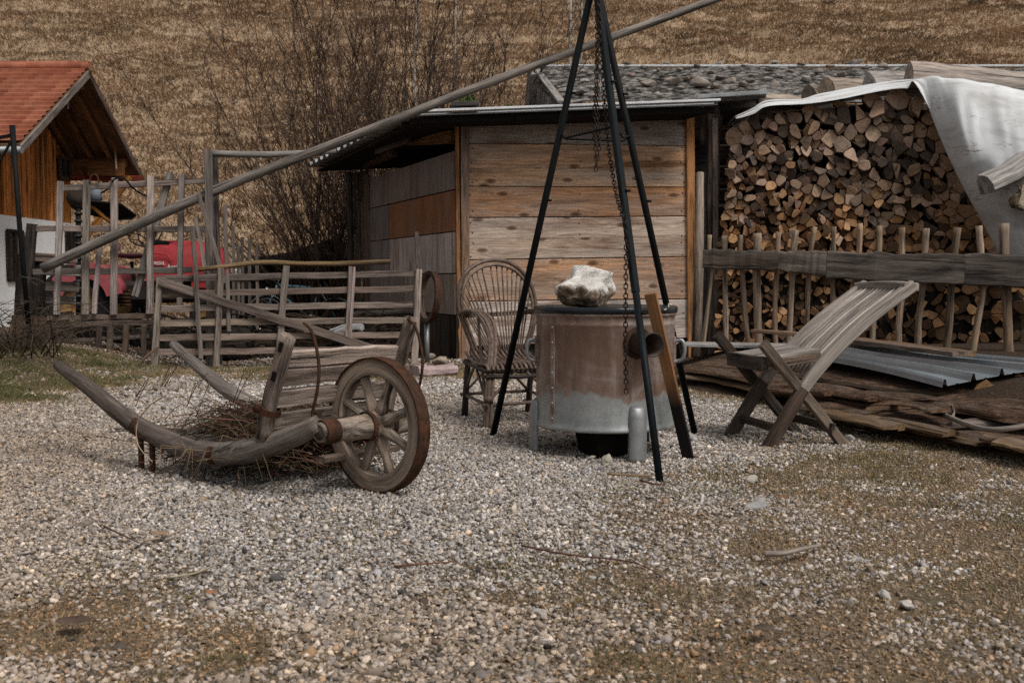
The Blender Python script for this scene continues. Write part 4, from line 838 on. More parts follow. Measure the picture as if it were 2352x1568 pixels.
# ============================================================ bicycle
YB = 18.6
def K(x, y, o=0): return P(548.8 + .2167 * x, 509.6 + .4 + .2167 * y + 39, YB + o)
TEAL = mk_simple('pale_teal_paint', (.24, .44, .50), .35, .1, .15, 10)
FWh, RWh = K(300, 800), K(1025, 835); bi = thing('bicycle', 'pale teal bicycle leaning behind the hurdle', 'bicycle', V3((K(660, 800).x, YB, 0)))
for c, rr in ((FWh, .30), (RWh, .30)):
    loop = [c + V3((math.cos(a), 0, math.sin(a))) * rr for a in [2 * math.pi * j / 32 for j in range(32)]]; w = MB().tube(loop, .018, 6, closed=True).build('tyre', RUBBER, bi)
    MB().tube([c + (q - c) * .93 for q in loop], .01, 5, closed=True).build('rim', CHROME, w)
    for j in range(0, 32, 2): MB().tube([c, c + (loop[j] - c) * .93], .002, 3).build('spoke', CHROME, w)
    MB().tube([c + V3((math.cos(a), 0, math.sin(a))) * (rr + .035) for a in [math.radians(20 + 10 * j) for j in range(16)]], .02, 6, flat=.4).build('mudguard', mk_simple('dull_chrome_guard', (.45, .45, .44), .35, .6), bi)
hd0, hd1, bb, ss = K(415, 470), K(385, 560), K(760, 850), K(850, 520)
m = MB()
for a, b, r in ((hd0, hd1, .02), (K(405, 490), ss, .017), (K(392, 545), bb, .019), (K(868, 468), bb, .016), (bb, RWh, .011), (ss, RWh, .011)): m.tube([a, b], r * 1.35, 8)
m.build('frame', TEAL, bi); MB().tube([hd1, K(335, 640), FWh], .016, 7).build('fork', TEAL, bi)
MB().tube([hd0, K(425, 430), K(440, 420, -.25), K(480, 425, -.3)], .013, 6).build('handlebar', CHROME, bi); MB().tube([hd0, K(425, 430), K(440, 420, .25), K(480, 425, .3)], .013, 6).build('handlebar', CHROME, bi)
MB().tube([K(868, 468), K(878, 445)], .014, 6).build('seat_post', CHROME, bi); MB().beam(K(820, 438), K(940, 440), .14, .06, n=3, ch=.3, taper=1.6).build('saddle', RUBBER, bi)
MB().lathe(K(312, 538, -.06), V3((-1, 0, 0)), [(.02, -.05), (.05, .02), (.055, .04)], 12).build('lamp', CHROME, bi)
MB().lathe(bb, V3((0, 1, 0)), [(.02, -.04), (.09, -.04), (.09, -.03), (.02, -.03)], 20).build('chainring', CHROME, bi)
# ============================================================ brushwood behind the fence, tall grass
m = MB()
for k in range(420):
    x = R.uniform(70, 900); q = P(x, 640, R.uniform(13.0, 14.6)); q.z = R.uniform(.0, .55); a = R.uniform(0, 6.28); L = R.uniform(.2, .8); d = V3((math.cos(a), math.sin(a) * .5, R.uniform(-.15, .35))); m.tube([q - d * L / 2, q, q + d * L / 2 + V3((0, 0, R.gauss(0, .06)))], [R.uniform(.008, .025), .006], 4, tint=tv((.03, .021, .015), .6))
for k in range(22):
    q = P(R.uniform(80, 560), 640, R.uniform(13.2, 14.4)); q.z = R.uniform(.05, .3); m.rock(q, (R.uniform(.15, .4), .25, R.uniform(.1, .3)), 200 + k, 2, .4, 4, tint=tv((.022, .018, .014), .4))
m.build('brushwood_heap', TINT, at=P(270, 800, 13.8), label='dark heap of brushwood and rubbish behind the lattice fence and hurdle', cat='brushwood')

for k, (x0, y0, x1, y1, hh, c, l) in enumerate(((72, 590, 176, 596, 20, (.16, .10, .07), 'reddish brown board on top of the stack behind the lattice fence'), (70, 618, 184, 622, 26, (.30, .26, .24), 'pale grey board in the middle of the stack behind the lattice fence'), (80, 655, 180, 660, 24, (.12, .095, .08), 'dark lower board of the stack behind the lattice fence'), (78, 686, 172, 690, 20, (.24, .21, .19), 'greyish bottom board of the stack behind the lattice fence'))):
    a, b = P(x0, y0, 13.2 + .1 * k), P(x1, y1, 13.6 + .1 * k); MB().beam(a, b, .05, hh * 13.3 / FPX, up=Z, n=5, wob=.05, tint=c).build('board', W_OLD, at=a, label=l, cat='board')
MB().beam(P(66, 760, 13.4), P(74, 585, 13.4), .3, .3, up=(0, -1, 0), n=3, ch=.2, tint=(.03, .024, .02)).build('chopping_block', W_DARK, at=P(66, 790, 13.4), label='dark upright timber carrying the board stack at far left', cat='timber')
# ============================================================ wooden shed
SC0 = V3(((1048 - CX) / FPX * 13.4, 13.4, 0)); SR0 = V3(((1594 - CX) / FPX * 13.85, 13.85, 0)); SL0 = V3(((848 - CX) / FPX * 17.2, 17.2, 0))
fp = plane2(SC0, SR0); sp_ = plane2(SL0, SC0)
if sp_[1].dot(CAM - SC0) < 0: sp_ = (sp_[0], -sp_[1])
sh = thing('wooden_shed', 'low wooden shed of wide rough boards with a metal roof', 'shed', (SC0 + SR0) / 2)
GB = (.31, .275, .255); TANB = (.40, .265, .165); ORB = (.36, .215, .12); GTN = (.33, .265, .22)
ed = [(262, 255), (329, 335), (386, 384), (428, 430.5), (500, 496.5), (549, 543), (597, 589.5), (692, 686), (797, 776)]; tight = (2, 5)
bcol = [(.40, .355, .335), (.68, .42, .25), (.62, .42, .28), (.50, .265, .135), (.58, .47, .385), (.55, .43, .34), (.58, .36, .225), (.66, .57, .51)]
m = MB()
for i in range(8):
    (a0, b0_), (a1, b1_) = ed[i], ed[i + 1]; g = 1.3; a0 -= 1.25 * (i in tight); b0_ -= 1.25 * (i in tight); a1 += 1.25 * (i + 1 in tight); b1_ += 1.25 * (i + 1 in tight)
    v = []; 
    p0 = PL(1064, (a0 + a1) / 2, *fp); p1 = PL(1582, (b0_ + b1_) / 2, *fp); h0 = (a1 - a0 - 2 * g) * p0.y / FPX; h1 = (b1_ - b0_ - 2 * g) * p1.y / FPX
    m.beam(p0 + fp[1] * -.02, p1 + fp[1] * -.02, .045, h0, up=Z, n=16, ch=.09, wob=.006, taper=1, taperh=h1 / h0, tint=bcol[i], tone=.5 + R.uniform(-.12, .12))
for i in range(8):
    for xx in (1083, 1330, 1568):
        for fy in (.22, .78):
            if (i + xx) % 3 == 0 and xx == 1330: continue
            yy = ed[i][0] + (ed[i + 1][0] - ed[i][0]) * fy + R.uniform(-4, 4); q = PL(xx + R.uniform(-4, 4), yy, *fp) + fp[1] * .003; m.lathe(q, fp[1], [(.002, .004), (.009, .003), (.011, -.002)], 7, mat=1)
m.build('front_boards', [W_BOARD, IRON], sh)
m = MB(); p0 = PL(1064, 815, *fp); p1 = PL(1582, 800, *fp); m.beam(V3((p0.x, p0.y, .15)) - fp[1] * .10, V3((p1.x, p1.y, .15)) - fp[1] * .10, .04, .3, up=Z, n=3, tint=(.06, .05, .04)); m.build('plinth', W_DARK, sh)
# side wall boards
def SY(yr, x): return 640 + (yr - 640) * (1 - (1 - 1 / 1.284) * (max(0, 1048 - x) / 200) ** .92)
rows = [(345, 435, [(846, 1046, (.25, .205, .18))]), (435, 531, [(846, 895, (.22, .19, .175)), (896, 1046, (.36, .19, .10))]), (531, 628, [(848, 897, (.24, .21, .195)), (898, 1046, (.58, .50, .45))]), (628, 724, [(850, 930, (.22, .185, .16)), (931, 1048, (.38, .315, .265))]), (724, 826, [(850, 1052, (.022, .02, .016))])]
m = MB()
for y0, y1, segs in rows:
    for x0, x1, c in segs:
        a = PL(x0, (SY(y0, x0) + SY(y1, x0)) / 2, *sp_); b = PL(x1, (y0 + y1) / 2 + (SY((y0 + y1) / 2, x1) - (y0 + y1) / 2), *sp_)
        zt0 = PL(x0, SY(y0, x0) + 1.6, *sp_).z; zb0 = PL(x0, SY(y1, x0) - 1.4, *sp_).z; h = zt0 - zb0; zt1 = PL(x1, SY(y0, x1) + 1, *sp_).z; zb1 = PL(x1, SY(y1, x1) - 1, *sp_).z
        zt, zb = (zt0 + zt1) / 2, (zb0 + zb1) / 2; c_ = (a + b) / 2; m.beam(V3((c_.x, c_.y, zb)), V3((c_.x, c_.y, zt)), (V3((b.x, b.y, 0)) - V3((a.x, a.y, 0))).length - .008, .04, up=sp_[1], n=6, ch=.06, wob=.003, tint=c)
m.build('side_boards', mk_wood('stained_side_boards', .3, (.2, .175, .16), False, .35, .7, 14, .2, con=(.78, 1.18), ramp=0, crk=.25), sh)
ft = lambda x0, y0, x1, y1, w, th, off, tint, mat, nm: fb(fp, x0, y0, x1, y1, w, th, off, tint, n=8, wob=.015, jit=.001).build(nm, mat, sh)
ft(1067, 268, 1069, 850, 19, .04, .026, (.36, .25, .175), W_OLD, 'corner_batten'); ft(1049, 268, 1055, 850, 9, .06, .02, (.34, .195, .10), W_FRESH, 'corner_strip'); ft(1583, 262, 1588, 850, 19, .05, .03, (.46, .27, .135), W_FRESH, 'corner_batten')
# added dark shell: its colour stands in for the shade seen through gaps
m = MB(); bk0 = SR0 + V3((-1.5, 4.2, 0)) * .9; m.prism([SC0 - fp[1] * .25 + V3((.1, .2, 0)), SR0 - fp[1] * .25, bk0, SL0 + V3((.25, -.1, 0))], Z, 2.55); m.build('gap_shade_shell', DARK, sh)
# roof: corrugated sheet
rFL, rFR, rBL = P(932, 268, 12.78), P(1648, 241, 13.15), P(706, 385, 17.7); rBR = rFR + (rBL - rFL)
LR = (rBL - rFL).length
def rf(u, v):
    q = rFL + (rFR - rFL) * v + (rBL - rFL) * u; s = u * LR / .36; k = s - math.floor(s); return q + Z * (.06 * min(1, max(0, 2.0 - abs(k - .5) * 6)))
m = MB(); m.grid(rf, 150, 2, smooth=False); o = m.build('roof', mk_simple('old_roof_metal', (.42, .43, .44), .42, .5, .3, 3, .04, .15, (.12, .07, .05)), sh); so = o.modifiers.new('t', 'SOLIDIFY'); so.thickness = .014
MB().prism([q - Z * .05 for q in (rFL.lerp(rFR, .04), rFR, rBR, rBL.lerp(rBR, .04))], -Z, .02, tint=(.035, .028, .024)).build('roof_underside_shade', W_DARK, sh)  # dark sheet added below the roof metal to stand in for its shade
e = (rFR - rFL).normalized(); fd = (rFL - rBL).normalized()
MB().beam(rFL + Z * .045 + fd * .03, rFR + Z * .045 + fd * .03, .15, .028, up=Z, n=6, wob=.02).build('edge_flashing', mk_simple('bright_flashing', (.72, .74, .76), .5, .15, .15, 4), sh)
MB().beam(rFL - Z * .06 - fd * .02 + e * .05, rFR - Z * .06 - fd * .02, .05, .07, up=Z, n=6, tint=(.012, .010, .009)).build('fascia', DARK, sh)
MB().beam(rFL - Z * .03 - fd * .5 + e * .1, rFR - Z * .03 - fd * .5, .16, .05, up=Z, n=4, tint=(.04, .03, .025)).build('purlin', W_DARK, sh)
for x0, y0, Y0, x1, y1, Y1, w, h, c in ((1036, 311, 13.5, 946, 322, 14.7, .10, .11, (.30, .18, .09)), (1036, 326, 13.6, 938, 330, 14.9, .08, .05, (.25, .15, .08)), (936, 300, 14.2, 868, 329, 15.2, .06, .13, (.17, .135, .105)), (938, 319, 14.2, 866, 346, 15.2, .06, .10, (.15, .12, .095)), (905, 352, 15.4, 838, 382, 17.2, .10, .10, (.14, .09, .06))):
    MB().beam(P(x0, y0, Y0), P(x1, y1, Y1), w, h, up=Z, n=5, wob=.06, tint=c).build('rafter', W_OLD, sh)
# batten bundle leaning at far left corner
bt_ = [(815, 397, 822, 17.3), (823, 395, 829, 17.25), (831, 390, 838, 17.2), (838, 392, 845, 17.1), (845, 398, 850, 17.05)]
for i, (x0, y0, x1, Y) in enumerate(bt_):
    b_ = P(x1, 640 + FPX / Y, Y); MB().beam(b_, P(x0, y0, Y), .05, .03, up=(0, -1, 0), n=6, wob=.06, off=.005, tint=tv((.2, .14, .095), .35)).build('batten', W_OLD, at=b_, label='long thin batten standing in a bundle at the far corner of the shed', cat='batten', group='battens bundled at the shed corner')
b_ = P(808, 787, 17.1); MB().tube([b_, P(803, 395, 17.1)], [.05, .045], 8, .06, tint=(.10, .085, .07)).build('round_post', W_BARK, at=b_, label='dark round post left of the batten bundle', cat='post')
# block with sprig on the roof
q = rFL.lerp(rFR, .185) + Z * .06; o = MB().beam(q + V3((-.16, 0, .05)), q + V3((.17, 0, .055)), .2, .05, n=3, tint=(.11, .10, .09)).build('wood_block', W_DARK, at=q, label='short dark wood block lying on the front edge of the shed roof', cat='block')
def sprig(q, n, h, label):
    m = MB()
    for k in range(n):
        a = R.uniform(0, 6.28); d = V3((math.cos(a) * R.uniform(.2, 1), math.sin(a) * .6, R.uniform(.4, 1.4))).normalized(); L = h * R.uniform(.5, 1); e = q + d * L; m.tube([q, q + d * L * .6, e], [.004, .002], 3, tint=(.05, .055, .025))
        for _ in range(9):
            c = q + d * L * R.uniform(.35, 1); s = R.uniform(.018, .034); t = V3((R.gauss(0, 1), R.gauss(0, 1), R.gauss(0, 1))).normalized(); u = t.orthogonal().normalized(); m.add([c - t * s, c + u * s * .6, c + t * s, c - u * s * .6], [[0, 1, 2, 3]], [(0, 0, 0)] * 4, tint=tv((.055, .085, .025), .35))
    m.build('evergreen_sprig', TINT, at=q, label=label, cat='sprig')
sprig(q + V3((.05, .35, .05)), 16, .26, 'small green sprig growing behind the block on the shed roof'); sprig(q + V3((.5, .5, -.02)), 9, .17, 'tiny dark green sprig right of the block on the shed roof')
# brush pile beside the shed
m = MB(); a = P(590, 600, 17.5); b = P(800, 548, 17.8)
for k in range(9): m.beam(P(590 + R.uniform(-6, 40), 602 - k * .5, 19.8 + k * .08), P(800 + R.uniform(-30, 8), 552 + k * 6, 19.9 + k * .08), .3, .012, up=(0, -.6, 1), n=6, wob=.2, off=.02, tint=tv((.014, .012, .011), .5))
for k in range(40): m.beam(P(R.uniform(540, 780), R.uniform(600, 720), 20 + R.uniform(0, .5)), P(R.uniform(560, 805), R.uniform(600, 720), 20 + R.uniform(0, .5)), .06, .04, n=2, tint=tv((.03, .024, .02), .5))
m.prism([P(525, 775, 20.8), P(525, 640, 20.8), P(590, 606, 20.8), P(800, 560, 20.8), P(840, 775, 20.8)], (0, 1, 0), .5, tint=(.012, .010, .009))
m.build('scrap_heap', TINT, at=P(700, 764, 20), label='dark heap of boards and roofing felt left of the shed', cat='scrap heap')
# ============================================================ stone-weighted barn behind
YR, YE = 22.0, 18.6
bRL, bEL = P(1228, 156, YR), P(1292, 240, YE); bRR = bRL + V3((13.5, 0, 0)); bER = bEL + V3((13, 0, 0))
barn = thing('barn', 'low barn with a shingled roof weighted with many stones', 'barn', V3((bEL.x + 3, 20, 0)))
def mk_shingle():
    m = M('grey_shingles', .9); g = m.attr('gc'); n = m.noise(g, (3, 30, 3), 5, .7); n2 = m.noise(g, (.8, 1.5, 1), 4, .6); n3 = m.noise(g, (25, 2, 2), 3, .6)
    br = m.noise(g, (11, 3.3, 1), 1, .5); c = m.ramp(n2, [(.35, (.15, .14, .13)), (.6, (.23, .215, .20)), (.7, (.26, .24, .22))]); c = m.scale(c, m.rng(br, .35, .65, .4, 1.5)); c = m.scale(c, m.rng(n, .3, .7, .75, 1.2)); m.bump(n3, .6, .03); return m.out(c)
SHG = mk_shingle(); nr_ = 26
m = MB(); v = []; gc = []; f = []; nx = 120; sl = (bRL - bEL); rows_ = []
for i in range(nr_):
    for e_ in (0, 1):
        t = (i + e_) / nr_; up_ = .035 * (1 - e_)
        row = []
        for j in range(nx + 1):
            w = j / nx; jag = (R.uniform(-.25, .25) if e_ == 0 else 0) / nr_; A = bEL.lerp(bER, w); B_ = bRL.lerp(bRR, w); q = A.lerp(B_, min(max(t + jag, 0), 1)) + Z * (up_ + R.uniform(-.008, .008) + .03 * math.sin(w * 25) * 1); row.append(len(v)); v.append(q); gc.append((w * 13, t * 4, i))
        rows_.append(row)
for k in range(len(rows_) - 1):
    f += [[rows_[k][j], rows_[k][j + 1], rows_[k + 1][j + 1], rows_[k + 1][j]] for j in range(nx)]
m.add(v, f, gc, .5); m.build('shingle_roof', SHG, barn)
MB().beam(bRL + Z * .03 - V3((.1, 0, 0)), bRR + Z * .03, .16, .04, up=Z, n=4).build('ridge_cap', mk_simple('pale_ridge_metal', (.62, .64, .66), .4, .3), barn)
MB().beam(bEL + V3((.1, -.05, -.06)), bER + V3((0, -.05, -.06)), .05, .10, up=Z, n=5, tint=(.035, .028, .024)).build('eave_board', W_DARK, barn)
MB().beam(bEL + V3((-.02, -.05, .03)), bRL + V3((-.02, 0, .03)), .14, .05, up=Z, n=4, tint=(.3, .285, .27)).build('verge_board', W_PALE, barn)
gw = [P(1219, 168, 22.3), P(1290, 243, 18.75), P(1290, 300, 18.75), P(1205, 300, 22.6)]
m = MB(); m.prism(gw, (1, .1, 0), .1, tint=(.42, .40, .37)); m.build('gable_wall', W_PALE, barn)
d1 = gw[1] - gw[0]
for k in range(16):
    t = (k + .6) / 16; a = gw[0].lerp(gw[1], t) - V3((.035, .01, .02)); b = gw[3].lerp(gw[2], t) - V3((.035, .01, 0)); a2 = a + (d1.normalized() * -.15) ; MB().beam(a, V3((b.x - .0, b.y, b.z)) , .04, .10, up=(-1, -.15, 0), n=2, tint=tv((.5, .47, .44), .15)).build('gable_slat', W_PALE, barn)
MB().beam(P(1217, 166, 22.35), P(1206, 300, 22.35), .1, .1, n=3, tint=(.05, .045, .04)).build('corner_post', W_DARK, barn)
MB().prism([V3((bEL.x + .3, 19, 0)), V3((bER.x - .3, 19, 0)), V3((bER.x - .3, 19, 4.0)), V3((bEL.x + .3, 19, 4.0))], (0, 1, 0), .15, tint=(.05, .04, .033)).build('front_wall', W_DARK, barn)
MB().prism([V3((bEL.x + .3, 19.2, 0)), V3((bEL.x + .3, 25, 0)), V3((bEL.x + .3, 25, 4)), V3((bEL.x + .3, 19.2, 4))], (-1, 0, 0), .1, tint=(.06, .05, .042)).build('side_wall', W_DARK, barn)
sb = MB().rock((0, 0, 0), (.2, .16, .15), 3, 2, .3, 6); protos = []
STR = [mk_rock2((.25, .205, .175)), mk_rock2((.30, .255, .22)), mk_rock2((.20, .175, .16)), mk_rock2((.36, .32, .285))]
spots = []
px_ = [(1275, 200, .8), (1265, 215, .7), (1300, 185, 1), (1345, 193, 1.2), (1312, 250, 1.9), (1313, 220, 1.1), (1332, 222, 1.3), (1372, 200, 1.4), (1360, 228, 1.3), (1336, 170, 1), (1405, 163, .9), (1440, 155, 1.2), (1452, 180, 1.3), (1476, 190, 1), (1478, 160, 1), (1492, 200, 1.7), (1520, 182, .9), (1512, 165, .8), (1530, 152, 1.1), (1543, 196, 1.8), (1575, 186, 1.2), (1560, 165, 1), (1600, 158, 1.1), (1608, 202, 2.3), (1590, 184, 1.1), (1630, 172, 1.1), (1655, 186, 1.2), (1680, 195, 1.5), (1665, 165, 1), (1710, 158, 1.2), (1735, 180, 1.2), (1755, 165, 1.1), (1705, 203, 1.5), (1780, 150, 1.3), (1790, 185, 1.3), (1815, 170, 1.1), (1840, 156, 1.2), (1850, 190, 1.5), (1880, 172, 1.3), (1905, 158, 1.1), (1930, 178, 1.4), (1960, 152, 1.5), (1990, 160, 1), (2030, 158, 1.2), (2050, 172, 1.2), (1650, 152, 1), (1720, 195, 1.1), (1780, 205, 1.4), (1420, 205, 1.1), (1395, 180, 1), (1448, 212, 1.1), (1560, 210, 1.2), (1640, 205, 1.2)]
rn = sl.cross(V3((1, 0, 0))).normalized(); rn = rn if rn.z > 0 else -rn
for k, (x, y, s) in enumerate(px_):
    q = PL(x, y, bEL, rn)
    if k < 5: o = MB().rock((0, 0, 0), (.15, .13, .11), 30 + k, 3, .3, 14, lo=.42, fine=.1).build('roof_stone', STR[k % 4]); protos.append(o)
    else: o = protos[k % 5].copy(); C.objects.link(o); o.material_slots[0].link = 'OBJECT'; o.material_slots[0].material = STR[(k * 7) % 4]
    s *= .74; o.location = q + rn * .06 * s; o.rotation_euler = (0, 0, R.uniform(0, 6.28)); o.scale = (s * R.uniform(.8, 1.2), s * R.uniform(.8, 1.2), s * R.uniform(.55, .85))
    tag(o, 'grey brown field stone lying on the shingled barn roof', 'stone', 'stones weighting the barn roof')
# ============================================================ gap between shed and firewood: lean-to and log wall
le = thing('lean_to', 'dark lean-to with rough posts between the shed and the firewood', 'lean-to', P(1650, 800, 13.9))
a, b = P(1600, 236, 13.5), P(1760, 224, 13.5); MB().prism([a, b, b + V3((.3, 6, .3)), a + V3((-.1, 6, .3))], Z, .05, tint=(.14, .12, .11)).build('roof', W_DARK, le)
MB().beam(a + V3((0, -.04, .06)), b + V3((0, -.04, .06)), .05, .05, up=Z, n=3).build('roof_edge', GALV, le)
MB().beam(P(1638, 838, 13.9), P(1637, 236, 13.9), .15, .14, up=(0, -1, 0), n=8, wob=.08, off=.008, tint=(.20, .165, .14)).build('post', W_DARK, le)
MB().beam(P(1646, 800, 13.8), P(1642, 272, 13.8), .07, .05, up=(0, -1, 0), n=6, wob=.08, tint=(.30, .25, .21)).build('post', W_OLD, le)
MB().beam(P(1598, 293, 14.3), P(1634, 296, 13.95), .3, .42, up=Z, n=2, tint=(.12, .085, .06)).build('beam_end', W_OLD, le)
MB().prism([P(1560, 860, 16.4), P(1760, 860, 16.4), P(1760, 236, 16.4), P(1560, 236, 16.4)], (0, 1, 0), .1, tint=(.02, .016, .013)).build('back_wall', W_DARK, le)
for k, (y0, y1) in enumerate(((292, 302), (306, 330), (336, 380), (384, 408), (410, 432), (435, 470), (475, 505), (508, 545), (550, 590), (594, 640))):
    c = tv((.36, .26, .19) if k not in (6,) else (.05, .045, .045), .25); MB().beam(P(1644, (y0 + y1) / 2, 14.35), P(1720, (y0 + y1) / 2, 14.6), .2, (y1 - y0) * .95 * 14.4 / FPX, up=Z, n=3, ch=.2, wob=.06, tint=c).build('wall_log', W_OLD, le)
q = G(1602, 800); Yq = 12.2; b_ = P(1600, 640 + FPX * .95 / Yq, Yq); MB().tube([P(1599, 820, Yq), P(1606, 600, Yq + .3), P(1608, 398, Yq + .7)], [.062, .056, .045], 11, .035, tint=(.26, .215, .17)).build('debarked_pole', W_POLE, at=b_, label='rough debarked pole leaning against the right corner of the shed', cat='pole')
# ============================================================ house with red tiled roof
Y1 = 20.0; ev1 = P(44, 331, Y1); rg = P(208, 157, Y1 * 1.168); ev2 = P(331, 409, Y1 * 1.336); hx = ev1.x
hs = thing('house', 'house with red tiled roof, brown timber gable and white ground floor', 'house', (hx - 4, Y1 + 3.3, 0))
rg = V3((hx, rg.y, rg.z)); ev2 = V3((hx, ev2.y, ev1.z))
def mk_tile():
    m = M('red_roof_tiles', .75); g = m.attr('gc'); sp = m.n('SeparateXYZ', {0: g}); x = m.math('FLOOR', m.math('MULTIPLY', sp.outputs[0], 3.4)); y = m.math('FLOOR', sp.outputs[1])
    w = m.n('TexWhiteNoise', {0: m.n('CombineXYZ', {0: x, 1: y}).outputs[0]}).outputs[0]; n = m.noise(g, (.5, .3, 1), 4, .6); n2 = m.noise(g, (9, 4, 9), 4, .6)
    c = m.ramp(w, [(0, (.27, .085, .05)), (1, (.38, .15, .09))]); c = m.scale(c, m.rng(n, .3, .7, .75, 1.15)); c = m.scale(c, m.rng(n2, .3, .7, .85, 1.1)); fx = m.math('FRACT', m.math('MULTIPLY', sp.outputs[0], 3.4)); m.bump(m.math('ABSOLUTE', m.math('SUBTRACT', fx, .5)), .9, .04); return m.out(c)
TILE = mk_tile()
def slope(e, name, nr=17, nx=60):
    m = MB(); v = []; gc = []; f = []; rows_ = []; Ln = 11.0
    for i in range(nr):
        for e_ in (0, 1):
            t = (i + e_) / nr; row = []
            for j in range(nx + 1):
                w = j / nx; q = e.lerp(rg, t) - V3((Ln * w, 0, 0)) + Z * (.07 * (1 - e_)); row.append(len(v)); v.append(q); gc.append((Ln * w, i + .5, 0))
            rows_.append(row)
    for k in range(len(rows_) - 1): f += [[rows_[k][j], rows_[k + 1][j], rows_[k + 1][j + 1], rows_[k][j + 1]] for j in range(nx)]
    m.add(v, f, gc, .5); return m.build(name, TILE, hs)
slope(ev1, 'tile_roof'); slope(ev2, 'tile_roof')
MB().tube([rg + V3((.03, 0, .05)), rg + V3((-11, 0, .05))], .1, 8).build('ridge_tiles', TILE, hs)
dk = (.05, .032, .02)
for e, c, c2 in ((ev1, (.32, .285, .25), (.04, .03, .022)), (ev2, (.05, .03, .02), (.10, .055, .028))):
    u = (rg - e).normalized(); nn = V3((0, u.z, -u.y)); nn = nn if nn.z < 0 else -nn
    MB().prism([e + nn * .06, rg + nn * .06, rg + nn * .06 - V3((11, 0, 0)), e + nn * .06 - V3((11, 0, 0))], -nn, .05, tint=(.20, .115, .065)).build('soffit', W_DARK, hs)
    MB().beam(e + nn * .10 + V3((.0, 0, 0)), rg + nn * .10, .07, .15, up=nn, n=4, tint=c).build('bargeboard', W_OLD, hs)
    for k in range(1, 4): MB().beam(e + nn * .15 - V3((.45 * k, 0, 0)), rg + nn * .15 - V3((.45 * k, 0, 0)), .10, .14, up=nn, n=2, tint=(.22, .125, .065)).build('rafter', W_FRESH, hs)
gx = hx - 1.5; ym = rg.y; wy0 = ev1.y + .75; wy1 = ev2.y - .75; zc = 2.31; slp = (rg.z - ev1.z) / (rg.y - ev1.y)
zt = lambda y: rg.z - abs(y - ym) * slp - .22
n = 44; m = MB()
for k in range(n):
    a = wy0 + (wy1 - wy0) * k / n; b = wy0 + (wy1 - wy0) * (k + 1) / n; y = (a + b) / 2; w = (b - a)
    m.beam(V3((gx - (.02 if k % 2 else 0), y, zc)), V3((gx - (.02 if k % 2 else 0), y, zt(y))), w * (.98 if k % 2 else .8), .05, up=(1, 0, 0), n=2, tint=tv((.50, .25, .10), .4))
m.build('timber_gable', W_FRESH, hs)
m = MB(); m.prism([V3((gx - .06, wy0, zc)), V3((gx - .06, wy1, zc)), V3((gx - .06, wy1, zt(wy1))), V3((gx - .06, ym, zt(ym))), V3((gx - .06, wy0, zt(wy0)))], (-1, 0, 0), .1, tint=(.04, .022, .012)); m.build('gable_backing', W_DARK, hs)
PLAS = mk_simple('white_render', (.88, .89, .90), .9, 0, .08, 1.5, .05)
MB().prism([V3((gx + .06, wy0 - .05, 0)), V3((gx + .06, wy1 + .05, 0)), V3((gx + .06, wy1 + .05, zc)), V3((gx + .06, wy0 - .05, zc))], (-1, 0, 0), .3).build('ground_floor_wall', PLAS, hs)
MB().prism([V3((gx - .3, wy0 - .05, 0)), V3((gx - 10, wy0 - .05, 0)), V3((gx - 10, wy0 - .05, zt(wy0))), V3((gx - .3, wy0 - .05, zt(wy0)))], (0, 1, 0), .3).build('long_wall', PLAS, hs)
hp_ = (V3((gx + .07, 20, 0)), V3((1, 0, 0)))
def winquad(x0, y0, x1, y1, name, off=.0, pane=True):
    a = PL(x0, y0, *hp_); b = PL(x1, y1, *hp_); ya, yb = a.y, b.y; z0, z1 = b.z, a.z
    if z1 - z0 < .3: z0 = z1 - 1.2
    fr_ = MB(); w = .08
    for p0, p1 in ((V3((gx + .10, ya, z0)), V3((gx + .10, ya, z1))), (V3((gx + .10, yb, z0)), V3((gx + .10, yb, z1))), (V3((gx + .10, ya, z1)), V3((gx + .10, yb, z1))), (V3((gx + .10, ya, z0)), V3((gx + .10, yb, z0))), (V3((gx + .10, (ya + yb) / 2, z0)), V3((gx + .10, (ya + yb) / 2, z1)))): fr_.beam(p0, p1, w, .06, up=(1, 0, 0), n=1, tint=(.06, .045, .035))
    o = fr_.build(name, W_DARK, hs); MB().prism([V3((gx + .085, ya, z0)), V3((gx + .085, yb, z0)), V3((gx + .085, yb, z1)), V3((gx + .085, ya, z1))], (1, 0, 0), .004).build('pane', mk_simple('dark_window_glass', (.025, .024, .022), .08, 0, .2, 3, 0), o)
    if pane:
        yc = (ya + yb) / 2; MB().prism([V3((gx + .091, yc - .02, z0)), V3((gx + .091, yc + .16, z0)), V3((gx + .091, yc + .16, z1 - .1)), V3((gx + .091, yc - .02, z1 - .1))], (1, 0, 0), .004).build('curtain', mk_simple('pale_curtain', (.22, .19, .16), .9), o)
winquad(14, 530, 52, 642, 'window'); winquad(134, 360, 158, 412, 'gable_window', pane=False)
winquad(150, 520, 170, 600, 'door', pane=False)
a = PL(10, 350, *hp_); MB().beam(V3((gx + .03, wy0 + .1, 2.9)), V3((gx + .03, wy0 + .1, 3.75)), .7, .06, up=(1, 0, 0), n=2, tint=(.02, .015, .012)).build('shutter', W_DARK, hs)
for y in (ym - .1, wy0 + .2, wy1 - .2): MB().beam(V3((gx - .2, y, zt(y) - .08)), V3((hx - .1, y, zt(y) - .08)), .16, .2, up=Z, n=2, tint=(.13, .07, .035)).build('purlin', W_FRESH, hs)
for yy, zz, L in ((rg.y - .55, rg.z - .95, .45), (rg.y + .0, rg.z - .5, .3), (ev2.y - 1.2, ev2.z + .1, .45)): MB().beam(V3((hx - .25, yy, zz + L)), V3((hx - .22, yy - .03, zz)), .05, .03, up=(1, 0, 0), n=1, tint=(.36, .3, .23)).build('lath', W_FRESH, hs)
